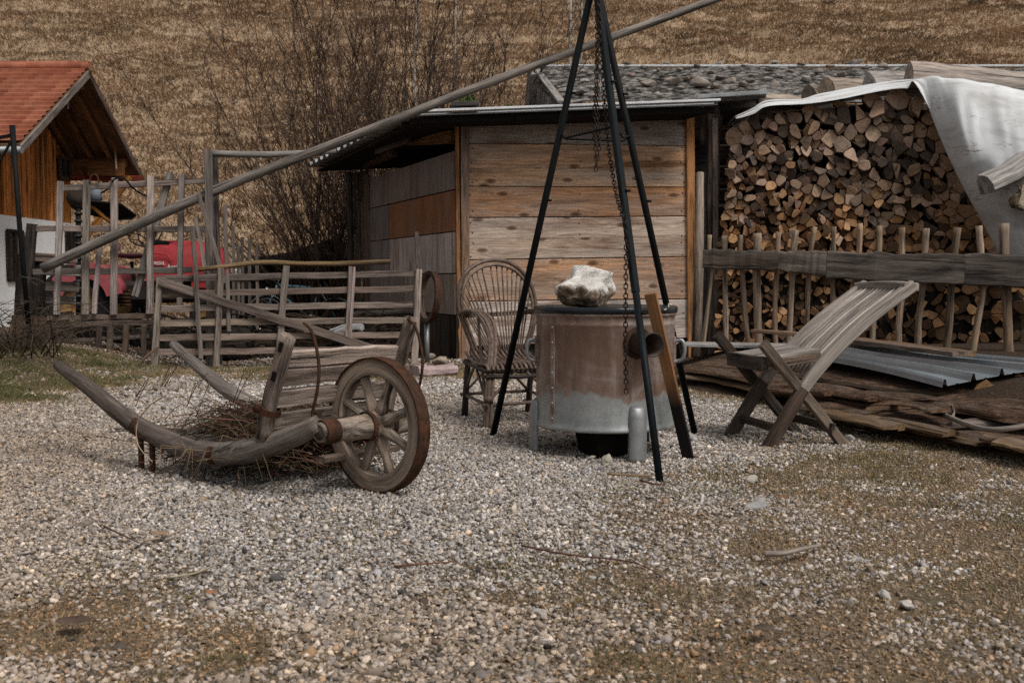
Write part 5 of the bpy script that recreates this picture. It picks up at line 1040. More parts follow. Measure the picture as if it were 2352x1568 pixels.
MB().tube([ev1 + V3((.1, -.12, -.12)), ev1 + V3((-11, -.12, -.12))], .07, 8).build('gutter', GALV, hs)
MB().beam(V3((gx, wy1 - .2, 3.38)), V3((hx + .2, wy1 + .0, 3.38)), .2, .12, up=Z, n=2, tint=(.22, .07, .045)).build('eave_beam', W_FRESH, hs)
MB().beam(V3((gx + .6, wy1 - .6, 2.0)), V3((hx, wy1 - .2, 3.4)), .16, .16, up=Z, n=2, tint=(.24, .13, .05)).build('strut', W_FRESH, hs)
MB().prism([V3((hx - .95, wy1 - .35, ev2.z - .05)), V3((hx - .1, wy1 - .35, ev2.z - .05)), V3((hx - .1, wy1 - .35, ev2.z + .3)), V3((hx - .95, wy1 - .35, ev2.z + .3))], (0, 1, 0), .08, tint=(.16, .085, .04)).build('cross_beam', W_FRESH, hs)
# ============================================================ shrubs and saplings
SHB = mk_tint('shrub_bark', .9, .3)
def shrub(name, base, n, h, label, fan, seed, lean=(0, 0), r0=.02, tint=(.055, .042, .034), dens=9, twigs=3, sway=.5):
    rr = random.Random(seed); t_ = thing(name, label, 'shrub', base); st = MB(); tw = MB(); base = V3(base)
    for k in range(n):
        a = rr.gauss(0, fan); q = base + V3((rr.gauss(0, .35), rr.gauss(0, .3), 0)); d = V3((math.sin(a) + lean[0], rr.gauss(0, .3) + lean[1], math.cos(a) * .9 + .15)).normalized()
        L = h * rr.uniform(.45, 1.0) * (1 - .25 * min(1, abs(a))); pts = [q]; ns = 8
        for i in range(ns):
            d = (d + V3((rr.gauss(0, .09), rr.gauss(0, .09), .07 * sway + rr.gauss(0, .04)))).normalized(); pts.append(pts[-1] + d * L / ns)
        c = tv(tint, .35); rb = r0 * rr.uniform(.6, 1.2); st.tube(pts, [rb, rb * .2], 4, tint=c)
        for j in range(dens):
            i = rr.randint(2, ns - 1); p = pts[i].lerp(pts[i + 1], rr.random()); dd = (pts[i + 1] - pts[i]).normalized(); d2 = (dd * .9 + V3((rr.gauss(0, .5), rr.gauss(0, .5), rr.gauss(.1, .35)))).normalized(); l2 = L * rr.uniform(.1, .3) * (1.2 - i / ns)
            pp = [p]
            for _ in range(3): d2 = (d2 + V3((rr.gauss(0, .12), rr.gauss(0, .12), .1))).normalized(); pp.append(pp[-1] + d2 * l2 / 3)
            tw.tube(pp, [rb * .42, rb * .15], 3, tint=c)
            for _ in range(twigs):
                s = pp[rr.randint(1, 3)]; d3 = (d2 + V3((rr.gauss(0, .55), rr.gauss(0, .55), rr.gauss(0, .4)))).normalized(); l3 = l2 * rr.uniform(.25, .6); tw.tube([s, s + d3 * l3], [rb * .24, rb * .12], 3, tint=c)
    st.build('stem', SHB, t_); tw.build('twigs', SHB, t_); return t_
def gp(x, Y): q = P(x, 640, Y); return V3((q.x, Y, gzf(q.x, Y)))
shrub('bare_shrub', gp(795, 18.8), 78, 7.6, 'large leafless shrub spreading up from the left corner of the shed', .38, 3, (-.1, 0), .018, (.078, .050, .036), dens=13, twigs=5)
shrub('bare_shrub', gp(925, 20.0), 70, 8.4, 'dense leafless shrub with upright stems behind the shed roof', .26, 4, (.02, 0), .019, (.07, .046, .034), dens=14, twigs=4)
shrub('bare_shrub', gp(1060, 21.5), 42, 8.0, 'brownish leafless shrub between the upright shrub and the stone roof', .27, 5, (.1, 0), .022, (.075, .052, .04), dens=12, twigs=4)
shrub('bare_shrub', gp(735, 19.5), 42, 4.0, 'low arching leafless shrub nearest to the grey posts', .95, 6, (-.15, 0), .017, (.045, .033, .026), dens=10, twigs=3, sway=.2)
def sapling(x, Y, z, h, r, label, lx=0.0):
    b = P(x, 640, Y); b = V3((b.x, Y, z)); t_ = thing('birch_sapling', label, 'tree', b); rr = random.Random(int(x)); pts = [b + V3((lx * i / 8 + rr.gauss(0, .015), 0, h * i / 8)) for i in range(9)]
    MB().tube(pts, [r, r * .6], 8, .05, tint=(.36, .33, .30)).build('trunk', BIRCH, t_); tw = MB()
    for k in range(40):
        i = rr.randint(3, 7); s = pts[i].lerp(pts[i + 1], rr.random()); a = rr.uniform(0, 6.28); d = V3((math.cos(a) * .6, math.sin(a) * .6, 1)).normalized(); L = rr.uniform(.3, 1.0); tw.tube([s, s + d * L * .5, s + d * L + V3((0, 0, .08))], [.008, .003], 3, tint=(.07, .05, .045))
    tw.build('crown', SHB, t_)
def mk_birch():
    m = M('birch_bark', .8); g = m.attr('gc'); n = m.noise(g, (5, 4, 4), 4, .7); n2 = m.noise(g, (1.5, 6, 6), 3, .6)
    return m.out(m.mix(m.rng(n, .55, .62), m.scale(m.attr('tint', 'Color'), m.rng(n2, .3, .7, .75, 1.1)), (.05, .042, .038)))
BIRCH = mk_birch()
hzf = lambda x, y: float(hz(np.array([x]), np.array([y]))[0])
sapling(1309, 29.5, hzf(1.6, 29.5), 9, .055, 'pale birch sapling left of the tripod above the stone roof'); sapling(1327, 29.8, hzf(1.8, 29.8), 9, .045, 'thinner pale birch sapling right beside its twin above the stone roof', .1)
sapling(957, 27, 0, 9.5, .035, 'slim pale sapling rising out of the bare shrubs'); sapling(1032, 28, 0, 8.5, .028, 'faint slim sapling right of the pale one among the shrubs', .2)
for k, (x, y, s) in enumerate(((2245, 12, .5), (2135, 30, .35), (1905, 12, .35), (2130, 95, .3), (1720, 60, .25), (1990, 95, .25), (2215, 70, .3), (1570, 90, .3))):
    # dark tussocks on the slope
    d = ray(x, y); lo, hi = 29, 75
    for _ in range(40):
        mm = (lo + hi) / 2; q = CAM + d * (mm / d.y)
        if q.z > hzf(q.x, q.y): lo = mm
        else: hi = mm
    q = CAM + d * (lo / d.y); m = MB(); twigbush(m, q, 22, s * 1.2, s * 1.3, .014, (.06, .05, .03), .8, 40 + k)
    m.build('hill_bush', SHB, at=q, label=['small dark bush high on the slope at upper right', 'low dark bush on the slope below the highest one', 'small dark bush above the middle of the stone roof', 'brownish low bush just over the stone roof at right', 'tiny bush on the slope right of the slanting pole', 'faint low bush over the right part of the stone roof', 'scruffy bush on the slope above the big top log', 'faint bush right of the birch saplings'][k], cat='bush')
# ============================================================ firewood stack
wA = V3(((1670 - CX) / FPX * 13.5, 13.5, 0)); wB = V3(((2300 - CX) / FPX * 12.6, 12.6, 0)); wpl = plane2(wA, wB); wn_ = wpl[1]; wr = (wB - wA).normalized()
TOPX = [1680, 1700, 1760, 1840, 1935, 2040, 2110, 2160, 2200, 2250, 2310, 2360]; TOPY = [300, 283, 252, 247, 236, 216, 218, 300, 400, 500, 600, 690]
def inside(x, y):
    l = 1690 - (y - 280) * .11
    if y > 830 or x < max(l, 1652): return False
    return y > float(np.interp(x, TOPX, TOPY)) + 17 and x < 2345
def rad_at(x, y):
    u = (x - 1660) / 640; v = (y - 250) / 550
    r = 12.6 + 8.0 * u * (1 - .5 * v) - 4.5 * v * (1 - u) + (3.5 if v < .15 else 0); return max(9, r * .92)
rw = random.Random(21)
def clip(poly, px, py, nx, ny):     # keep the side where (p - P).n <= 0
    out = []
    for i in range(len(poly)):
        a, b = poly[i], poly[(i + 1) % len(poly)]; da = (a[0] - px) * nx + (a[1] - py) * ny; db = (b[0] - px) * nx + (b[1] - py) * ny
        if da <= 0: out.append(a)
        if (da < 0 < db) or (db < 0 < da): t = da / (da - db); out.append((a[0] + (b[0] - a[0]) * t, a[1] + (b[1] - a[1]) * t))
    return out
def pack():
    pts = []; cell = {}
    for it in range(60000):
        x = rw.uniform(1640, 2350); y = rw.uniform(225, 830)
        if not inside(x, y): continue
        r = rad_at(x, y) * rw.choice((.82, .95, 1.0, 1.08)); cx_, cy_ = int(x // 40), int(y // 40); ok = True
        for i in (-1, 0, 1):
            for j in (-1, 0, 1):
                for (a, b, c) in cell.get((cx_ + i, cy_ + j), ()):
                    if (a - x) ** 2 + (b - y) ** 2 < ((c + r) * .80) ** 2: ok = False; break
                if not ok: break
            if not ok: break
        if ok: pts.append((x, y, r)); cell.setdefault((cx_, cy_), []).append((x, y, r))
    logs = []
    for (x, y, r) in pts:
        poly = [(x + math.cos(a) * r * 1.55, y + math.sin(a) * r * 1.55) for a in [2 * math.pi * k / 14 for k in range(14)]]
        for (a, b, c) in pts:
            dx, dy = a - x, b - y; d2 = dx * dx + dy * dy
            if d2 < 1e-9 or d2 > (r + c) ** 2 * 4: continue
            d = math.sqrt(d2); t = .5 + (r * r - c * c) / (2 * d2); poly = clip(poly, x + dx * t - dx / d * .7, y + dy * t - dy / d * .7, dx / d, dy / d)
            if len(poly) < 3: break
        if len(poly) < 3: continue
        mx = sum(p[0] for p in poly) / len(poly); my = sum(p[1] for p in poly) / len(poly)
        for _ in range(rw.choice((0, 1, 1))):
            a = rw.uniform(0, 6.28); nx, ny = math.cos(a), math.sin(a); q = clip(poly, mx + nx * r * rw.uniform(.05, .5), my + ny * r * rw.uniform(.05, .5), nx, ny)
            if len(q) >= 3: poly = q
        for _ in range(2 if len(poly) > 4 else 1):     # soften corners
            if rw.random() < .42:
                n_ = []
                for i in range(len(poly)):
                    a, b = poly[i], poly[(i + 1) % len(poly)]; n_ += [(a[0] * .8 + b[0] * .2, a[1] * .8 + b[1] * .2), (a[0] * .2 + b[0] * .8, a[1] * .2 + b[1] * .8)]
                poly = n_
        ar = abs(sum(poly[i][0] * poly[(i + 1) % len(poly)][1] - poly[(i + 1) % len(poly)][0] * poly[i][1] for i in range(len(poly)))) / 2
        if ar > 40: logs.append((ar, poly))
    return logs
logs = pack(); logs2 = pack()
vis = lambda l: l[0] * (1 if sum(p[1] for p in l[1]) / len(l[1]) < 575 else .25)
logs.sort(key=vis, reverse=True)
def log_mesh(m, poly, rec=0.0):
    n = len(poly); w = [PL(px, py, *wpl) for px, py in poly]; c = sum(w, V3()) / n
    cyp = sum(p[1] for p in poly) / n; cxp = sum(p[0] for p in poly) / n
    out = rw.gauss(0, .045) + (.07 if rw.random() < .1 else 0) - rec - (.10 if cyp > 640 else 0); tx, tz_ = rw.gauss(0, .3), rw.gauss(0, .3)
    fr = []; mid = []; bk = []
    for q in w:
        d = q - c; s = d.dot(wr) * tx + d.z * tz_; fr.append(c + d * .93 + wn_ * (out + s)); mid.append(c + d + wn_ * (out + s - .012)); bk.append(c + d * rw.uniform(.93, .98) - wn_ * .33)
    v = fr + mid + bk; off = (rw.uniform(-.05, .05), rw.uniform(-.05, .05)); gc = [((q - c).dot(wn_), (q - c).dot(wr) + off[0], (q - c).z + off[1]) for q in v]
    f = [list(range(n))] + [[i, n + i, n + (i + 1) % n, (i + 1) % n] for i in range(n)] + [[n + i, 2 * n + i, 2 * n + (i + 1) % n, n + (i + 1) % n] for i in range(n)]
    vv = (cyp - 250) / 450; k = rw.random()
    if k < (.22 if vv < .85 else .6): t = (.11, .085, .066)  # low logs darkened more often: shade below the planks put into their tint
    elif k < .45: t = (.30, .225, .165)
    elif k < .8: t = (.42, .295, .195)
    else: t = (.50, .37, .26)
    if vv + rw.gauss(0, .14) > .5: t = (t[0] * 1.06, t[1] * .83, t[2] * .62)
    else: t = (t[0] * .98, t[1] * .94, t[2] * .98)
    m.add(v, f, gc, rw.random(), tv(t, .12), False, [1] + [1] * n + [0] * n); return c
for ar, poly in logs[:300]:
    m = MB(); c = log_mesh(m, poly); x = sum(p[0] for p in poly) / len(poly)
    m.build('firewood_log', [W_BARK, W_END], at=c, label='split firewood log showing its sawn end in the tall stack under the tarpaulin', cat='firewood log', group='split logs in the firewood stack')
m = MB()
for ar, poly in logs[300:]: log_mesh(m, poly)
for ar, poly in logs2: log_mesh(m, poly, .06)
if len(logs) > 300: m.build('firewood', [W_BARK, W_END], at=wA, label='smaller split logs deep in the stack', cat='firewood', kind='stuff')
m = MB(); bp_ = [(1660, 840), (1664, 600), (1695, 300), (1762, 262), (1935, 248), (2040, 228), (2108, 232), (2200, 402), (2345, 690), (2345, 840)]
m.prism([PL(x, y, wpl[0] - wn_ * .12, wn_) for x, y in bp_], -wn_, .9, tint=(.012, .009, .007)); m.build('stack_gap_shade', W_DARK, at=(wA.x + 1, wA.y + .5, 0), label='dark block behind the log ends standing in for the shade between them', cat='firewood', kind='stuff')  # added backing, coloured near black as the shade in the log gaps
# ============================================================ tarpaulin
cols_ = [
 [(1688, 268, 13.42), (1689, 270, 13.40), (1690, 272, 13.38), (1691, 274, 13.37)],
 [(1728, 250, 13.33), (1729, 254, 13.29), (1730, 258, 13.26), (1731, 262, 13.24)],
 [(1762, 231, 13.28), (1762, 236, 13.24), (1762, 241, 13.21), (1762, 245, 13.18)],
 [(1835, 229, 13.2), (1836, 233, 13.14), (1837, 237, 13.1), (1838, 240, 13.08)],
 [(1880, 217, 13.15), (1882, 223, 13.09), (1884, 229, 13.05), (1886, 235, 13.02)],
 [(1935, 206, 13.1), (1936, 213, 13.03), (1937, 220, 12.98), (1938, 227, 12.95)],
 [(2020, 191, 12.98), (2020, 197, 12.92), (2021, 204, 12.87), (2022, 210, 12.83)],
 [(2078, 184, 12.85), (2078, 190, 12.80), (2080, 197, 12.76), (2082, 204, 12.73)],
 [(2112, 182, 12.75), (2112, 195, 12.68), (2116, 208, 12.62), (2120, 222, 12.57)],
 [(2138, 184, 12.62), (2160, 290, 12.36), (2203, 410, 12.2), (2318, 622, 12.0)],
 [(2185, 187, 12.4), (2215, 290, 12.0), (2255, 415, 11.75), (2355, 640, 11.7)],
 [(2270, 198, 12.2), (2290, 305, 11.75), (2315, 430, 11.5), (2400, 660, 11.5)],
 [(2352, 212, 12.0), (2360, 320, 11.5), (2385, 450, 11.25), (2460, 680, 11.3)],
 [(2470, 232, 11.8), (2480, 340, 11.3), (2500, 470, 11.05), (2550, 690, 11.1)],
 [(2620, 260, 11.6), (2630, 360, 11.1), (2640, 500, 10.9), (2660, 700, 10.9)]]
ctl = []
for c in cols_:
    w = [P(*q) for q in c]; b = w[0]; ctl.append([b + V3((.15, 1.3, .02)), b + V3((.05, .4, .025))] + w)
rowsT = [catmull([c[j] for c in ctl], 10) for j in range(6)]; nT = len(rowsT[0]); colsT = [catmull([rowsT[j][i] for j in range(6)], 8) for i in range(nT)]
m = MB(); nv_ = len(colsT[0]); v = []; gc = []
for i in range(nT):
    for j in range(nv_):
        q = colsT[i][j].copy(); u = i / 10.0; w = j / 8.0; amp = .03 * min(1, max(0, (u - 8.5))) + .006
        q += V3((0, -1, .3)) * (amp * .0 * (1 - abs(mnoise.noise(V3((u * 1.9 - w * .5, w * .35 + u * .5, 17)))) * 3)); q += V3((0, -1, .3)) * amp * (mnoise.noise(V3((u * 1.1 + w * .6, w * .7 - u * .3, 3))) * 1.6 + .7 * mnoise.noise(V3((u * 3, w * 1.8 + u, 8))) + .12 * mnoise.noise(V3((u * 5, w * 5, 1))))
        v.append(q); gc.append((q.x, q.z, w))
m.add(v, [[i * nv_ + j, (i + 1) * nv_ + j, (i + 1) * nv_ + j + 1, i * nv_ + j + 1] for i in range(nT - 1) for j in range(nv_ - 1)], gc, .5, (1, 1, 1), True)
def mk_tarp():
    m = M('dirty_white_tarp', .9); g = m.attr('gc'); n = m.noise(g, (1.6, 1.6, 1.6), 5, .65, .4); n2 = m.noise(g, (18, 30, 18), 5, .75); n3 = m.noise(g, (2.2, 3.0, 2), 3, .5, .3, (4, 2, 0))
    c = m.ramp(n, [(.3, (.55, .55, .55)), (.5, (.70, .71, .72)), (.75, (.76, .77, .785))]); d = m.math('MULTIPLY', m.rng(n3, .54, .66), m.rng(n2, .5, .62)); c = m.mix(m.math('MULTIPLY', d, .85), c, (.13, .105, .085)); c = m.mix(m.math('MULTIPLY', m.rng(n3, .45, .34), .45), c, (.30, .285, .265)); return m.out(c)
o = m.build('tarpaulin', mk_tarp(), at=(ctl[9][5].x, ctl[9][5].y, 0), label='dirty white tarpaulin draped over the firewood stack', cat='tarpaulin'); so = o.modifiers.new('t', 'SOLIDIFY'); so.thickness = .004
# logs weighting the tarpaulin
def splitlog(x0, y0, Y0, x1, y1, Y1, hpx, wpx, label, tint, rz=0, endt=(.16, .12, .085), seed=0, flat=.6):
    a, b = P(x0, y0, Y0), P(x1, y1, Y1); h = hpx * Y0 / FPX; w = wpx * Y0 / FPX; d = (b - a).normalized(); sd = d.cross(Z).normalized(); hn = sd.cross(d); rr = random.Random(seed)
    sec = [(-.5, -.5), (-.15, -.56), (.25, -.54), (.5, -.42), (.52, -.1), (.34, .25), (.1, .5), (-.12, .5), (-.4, .12)]; sec = [(x * w + rr.gauss(0, .01), y * h + rr.gauss(0, .01)) for x, y in sec]; k = len(sec); v = []; gc = []; n = 7; o = rr.random() * 30
    for i in range(n + 1):
        q = a.lerp(b, i / n) + sd * rr.gauss(0, .006) + hn * rr.gauss(0, .006); s = 1 + rr.gauss(0, .03)
        for x, y in sec: v.append(q + sd * x * s + hn * y * s); gc.append(((b - a).length * i / n + o, x + o, y))
    f = [[i * k + j, i * k + (j + 1) % k, (i + 1) * k + (j + 1) % k, (i + 1) * k + j] for i in range(n) for j in range(k)] + [list(range(k - 1, -1, -1)), [n * k + j for j in range(k)]]
    m = MB(); m.add(v, f, gc, .6, tint, False, [0] * (n * k) + [1, 1]); end = MB()
    o2 = m.build('split_log', [W_PALE, W_DARK], at=a, label=label, cat='log'); return o2
SL_ = (.40, .36, .32)
splitlog(1740, 224, 13.7, 1842, 236, 13.75, 26, 34, 'small split log lying on the left end of the tarpaulin', (.34, .27, .2), seed=1)
splitlog(1856, 213, 13.45, 1925, 214, 14.1, 34, 44, 'dark wedge shaped log end on the tarpaulin left of the middle', (.15, .12, .095), seed=2)
splitlog(1896, 196, 13.35, 1990, 202, 13.9, 40, 44, 'pale topped split log with dark end, third from the left on the tarpaulin', (.40, .33, .255), seed=3)
splitlog(1994, 182, 13.2, 2080, 180, 13.8, 27, 34, 'short round grey log between two bigger logs on the tarpaulin', (.31, .285, .265), seed=4)
splitlog(2086, 168, 13.0, 2420, 200, 13.1, 52, 52, 'biggest pale split log lying along the top of the tarpaulin', (.42, .355, .305), seed=5)
splitlog(2262, 424, 11.35, 2440, 325, 11.5, 46, 66, 'thick pale split log with dark end resting on the sloping tarpaulin', (.47, .45, .44), seed=6)
m = MB().rock(P(2352, 462, 11.35), (.2, .14, .16), 77, 4, .35, 14, fine=.2, lo=.42); m.build('rough_stone', mk_rock('tuff_stone', (.34, .28, .2), (.15, .12, .08), (.42, .36, .27)), at=P(2345, 500, 11.35), label='rough beige stone weighting the tarpaulin under the thick log at the right edge', cat='stone')
# ============================================================ stake fence at right
fa = V3(((1600 - CX) / FPX * 11.1, 11.1, 0)); fb_ = V3(((2352 - CX) / FPX * 10.3, 10.3, 0)); plF = plane2(fa, fb_); zo = lambda x, y: (1529 + .375 * x, 470 + .375 * y)
sf = thing('stake_fence', 'rustic fence of rough stakes behind thick dark planks in front of the firewood', 'fence', (fa + fb_) / 2)
stk = [(270, 185, 280, 400, 215, 960, 30), (360, 190, 362, 400, 372, 960, 36), (460, 185, 468, 400, 520, 960, 34), (562, 175, 558, 420, 580, 960, 55), (690, 170, 680, 420, 678, 960, 36), (797, 155, 776, 430, 752, 960, 42), (915, 135, 876, 450, 870, 960, 34), (1030, 135, 1022, 450, 1012, 960, 32), (1190, 115, 1165, 450, 1150, 960, 40), (1310, 130, 1290, 470, 1258, 980, 42), (1447, 140, 1452, 490, 1430, 980, 44), (1596, 145, 1575, 490, 1548, 980, 42), (1788, 140, 1750, 500, 1708, 990, 50), (1918, 130, 1945, 510, 1868, 990, 42), (2072, 115, 2085, 510, 2100, 1000, 66), (2230, 120, 2235, 510, 2240, 1000, 50), (2360, 135, 2350, 510, 2340, 1000, 45)]
for x0, y0, x1, y1, x2, y2, w in stk:
    q = [PL(*zo(x, y), *plF) for x, y in ((x0, y0), (x1, y1), (x2, y2))]; r = w * .375 / 2 * q[1].y / FPX
    p_ = catmull([q[0], q[0].lerp(q[1], .5) + wr * R.gauss(0, .008), q[1], q[1].lerp(q[2], .5) + wr * R.gauss(0, .012), q[2]], 3)
    MB().tube(p_, [r * R.uniform(.9, 1.08) for _ in p_], 8, .07, tint=tv((.30, .225, .155), .18), flat=.8).build('stake', W_POLE, sf)
nF = plF[1]; W_PLK = mk_wood('dark_weathered_plank', .7, (.14, .12, .105), fine=30, bump=.7, con=(.25, 1.6))
for (x0, a0, b0, x1, a1, b1, c) in ((232, 275, 392, 692, 282, 402, (.085, .066, .05)), (692, 284, 404, 985, 286, 446, (.075, .06, .048)), (985, 286, 455, 1820, 306, 492, (.07, .058, .05)), (1815, 302, 490, 2700, 330, 530, (.075, .062, .054))):
    p0 = PL(*zo(x0, (a0 + b0) / 2), *plF) + nF * .10; p1 = PL(*zo(x1, (a1 + b1) / 2), *plF) + nF * .10; h0 = (b0 - a0) * .375 * p0.y / FPX; h1 = (b1 - a1) * .375 * p1.y / FPX
    MB().beam(p0, p1, .055, h0, up=Z, n=14, wob=.07, off=.006, ch=.25, taper=1, taperh=h1 / h0, tint=c).build('plank_rail', W_PLK, sf)
# ============================================================ slab boards, metal sheet, planks
def slab(edge, z, w, th, tint, label, mat=None, name='slab_board', n=4):
    e = catmull([G(x, y, z) for x, y in edge], n); v = []; gc = []; o = R.random() * 40; L = 0; k = 8
    for i, q in enumerate(e):
        if i: L += (q - e[i - 1]).length
        wob = .04 * mnoise.noise(V3((L * 2.2 + o, 0, 0))) + .02 * mnoise.noise(V3((L * 9 + o, 3, 0))); ww = w * (1 + .15 * mnoise.noise(V3((L * 1.5 + o, 7, 0)))); hb = .012 * mnoise.noise(V3((L * 1.7 + o, 9, 0)))
        for (s, h) in ((-.02, -.35), (0, .15), (.12, .55), (.35, .95), (.65, 1.0), (.9, .55), (1.0, .1), (.98, -.35)):
            v.append(q + BN * (wob + s * ww) + Z * (h * th + hb + R.uniform(-.004, .004))); gc.append((L + o, s * ww + o, h * th))
    nE = len(e); f = [[i * k + j, i * k + (j + 1) % k, (i + 1) * k + (j + 1) % k, (i + 1) * k + j] for i in range(nE - 1) for j in range(k)] + [list(range(k)), [(nE - 1) * k + k - 1 - j for j in range(k)]]
    m = MB(); m.add(v, f, gc, None, tint, False, [1 if j in (0, 7, 6) else 0 for i in range(nE - 1) for j in range(k)] + [1, 1]); return m.build(name, [mat or W_SLAB, W_FRESH_D], at=e[0], label=label, cat='board')
def mk_slab():
    m = M('bark_slab', .95); g = m.attr('gc'); n = m.noise(g, (8, 22, 22), 6, .75); n2 = m.noise(g, (3, 6, 6), 4, .6); n3 = m.noise(g, (50, 70, 70), 3, .7)
    c = m.ramp(n, [(.34, (.018, .012, .009)), (.5, (.075, .044, .029)), (.66, (.19, .12, .08))]); c = m.scale(c, m.rng(n3, .3, .7, .6, 1.35)); c = m.mix(m.math('MULTIPLY', m.rng(n2, .5, .65), .5), c, (.13, .115, .10)); m.bump(n, 1.0, .02); return m.out(c)
W_SLAB = mk_slab(); W_FRESH_D = mk_wood('slab_edge', .3, (.13, .11, .09), bump=.6)
W_FRESH_D.node_tree.nodes
EG = (.13, .085, .05)
slab([(1552, 846), (1650, 861), (1850, 901), (2000, 930), (2080, 930)], .15, .42, .04, EG, 'reddish bark covered slab board on top of the low board pile')
slab([(1552, 864), (1640, 876), (1740, 897), (1850, 918), (2000, 944)], .085, .30, .035, (.24, .175, .105), 'slab board with a pale sawn edge just under the top one', W_OLD)
slab([(1990, 936), (2075, 932), (2170, 916), (2290, 909), (2420, 906)], .16, .45, .04, EG, 'wavy edged slab board curving away under the metal sheet')
slab([(1590, 838), (1800, 858), (2000, 888), (2200, 905), (2420, 900)], .19, .75, .05, (.10, .07, .045), 'broad dark slab board lying under the metal sheet')
slab([(1810, 930), (1950, 950), (2150, 975), (2420, 1000)], .10, .6, .035, (.14, .11, .08), 'long grey brown slab board in the middle of the low pile')
slab([(1850, 947), (2000, 968), (2180, 1000), (2420, 1052)], .06, .4, .035, (.2, .14, .08), 'yellowish edged slab board in the lower layer of the pile', W_OLD)
slab([(1890, 962), (2050, 992), (2200, 1016), (2300, 1030)], .03, .3, .03, (.2, .14, .08), 'short slab board at the bottom front of the pile', W_OLD)
slab([(2060, 978), (2200, 1005), (2420, 1046)], .075, .35, .03, (.15, .12, .095), 'slab board with broken dark edge near the right edge of the picture')
slab([(2120, 1006), (2260, 1030), (2440, 1075)], .02, .35, .03, (.14, .1, .065), 'lowest slab board half buried in grass at the right')
slab([(2180, 975), (2300, 980), (2440, 985)], .13, .5, .03, (.2, .17, .15), 'bare grey slab board above the broken edged one at right', W_OLD)
rs = random.Random(8)
for k in range(16):
    x = rs.uniform(1830, 2300); t = (x - 1830) / 520; y = 940 + t * 92 + rs.uniform(-8, 10); L = rs.uniform(70, 190); z = rs.uniform(.02, .11)
    o = slab([(x, y), (x + L * .5, y + L * .095), (x + L, y + L * .2)], z, rs.uniform(.1, .25), rs.uniform(.015, .03), tv((.22, .15, .08), .3), 'short broken slab offcut among the layers at the front of the low board pile', W_OLD, n=3); o['group'] = 'broken offcuts in the board pile'
for k in range(22):
    x = rs.uniform(1640, 2300); t = (x - 1640) / 660; y = 872 + t * 70 + rs.uniform(-14, 26); L = rs.uniform(60, 230); z = rs.uniform(.12, .2)
    o = slab([(x, y), (x + L * .5, y + L * rs.uniform(.03, .12)), (x + L, y + L * .15)], z, rs.uniform(.06, .2), rs.uniform(.012, .03), tv((.16, .10, .06), .3), 'strip of loose bark lying on the low board pile', n=3, name='bark_strip'); o['category'] = 'bark'; o['group'] = 'bark strips on the board pile'
slab([(2110, 938), (2250, 940), (2430, 945)], .15, .7, .05, (.09, .06, .04), 'dark bark covered slab board right of the wavy one under the metal sheet')
m = MB(); m.tube(catmull([G(2170, 952, .17), G(2215, 972, .17), G(2270, 986, .17), G(2330, 982, .19), G(2400, 968, .22)], 4), [.012, .02, .02, .018, .016, .014] if False else .016, 7, .05, tint=(.24, .21, .185)); m.tube([G(2188, 962, .17), G(2190, 945, .2), P(2184, 928, G(2188, 962, .17).y)], [.012, .008], 6, tint=(.24, .21, .185)); m.build('forked_branch', W_POLE, at=G(2215, 972, .17), label='bare forked grey branch lying on the board pile at right', cat='branch')
sA, sB = V3((2.60, 8.96, .30)), V3((2.97, 7.45, .25)); sC = V3((3.93, 7.70, .42)); sC.z = .37; e = sA - sB; sA2 = sA + e * .55; sA2.z = .36; sD = sC + e * 1.55; sD.z = .37
def sheetf(u, v):
    q = sB.lerp(sC, v).lerp(sA2.lerp(sD, v), u); k = (v * 4.3) % 1.0; h = .05 * min(1, max(0, 1.9 - abs(k - .12) * 22)) + .006 * min(1, max(0, 1.5 - abs(k - .55) * 30)); return q + Z * (h + .012 * math.sin(u * 5 + v * 3))
m = MB(); m.grid(sheetf, 16, 130, smooth=False)
o = m.build('metal_sheet', mk_simple('bluish_sheet_metal', (.34, .38, .41), .25, .5, .2, 2.5, .0), at=sB, label='blue grey ribbed metal roofing sheet lying on the board pile', cat='metal sheet'); so = o.modifiers.new('t', 'SOLIDIFY'); so.thickness = .003
def plank3(a, b, w, th, tint, label, mat, wob=.05, taper=1.0): return MB().beam(a, b, w, th, up=Z, n=10, wob=wob, off=.003, taper=taper, tint=tint).build('plank', mat, at=a, label=label, cat='plank')
plank3(P(1915, 776, 10.0), P(2215, 813, 8.1), .24, .045, (.22, .155, .10), 'weathered brown plank lying across the metal sheet', W_OLD, .06, .85)
plank3(P(1728, 760, 10.4), P(1880, 770, 10.1), .14, .035, (.21, .14, .09), 'thin brown board behind the folding chair back', W_OLD)
plank3(G(1572, 790, .34), G(1830, 794, .34), .42, .03, (.28, .275, .27), 'light grey board lying flat behind the folding chair seat', W_PALE)
m = MB()
splq = [(2262, 892, 7.55, .085), (2303, 886, 7.75, .075), (2338, 878, 7.7, .085), (2385, 872, 7.6, .08)]
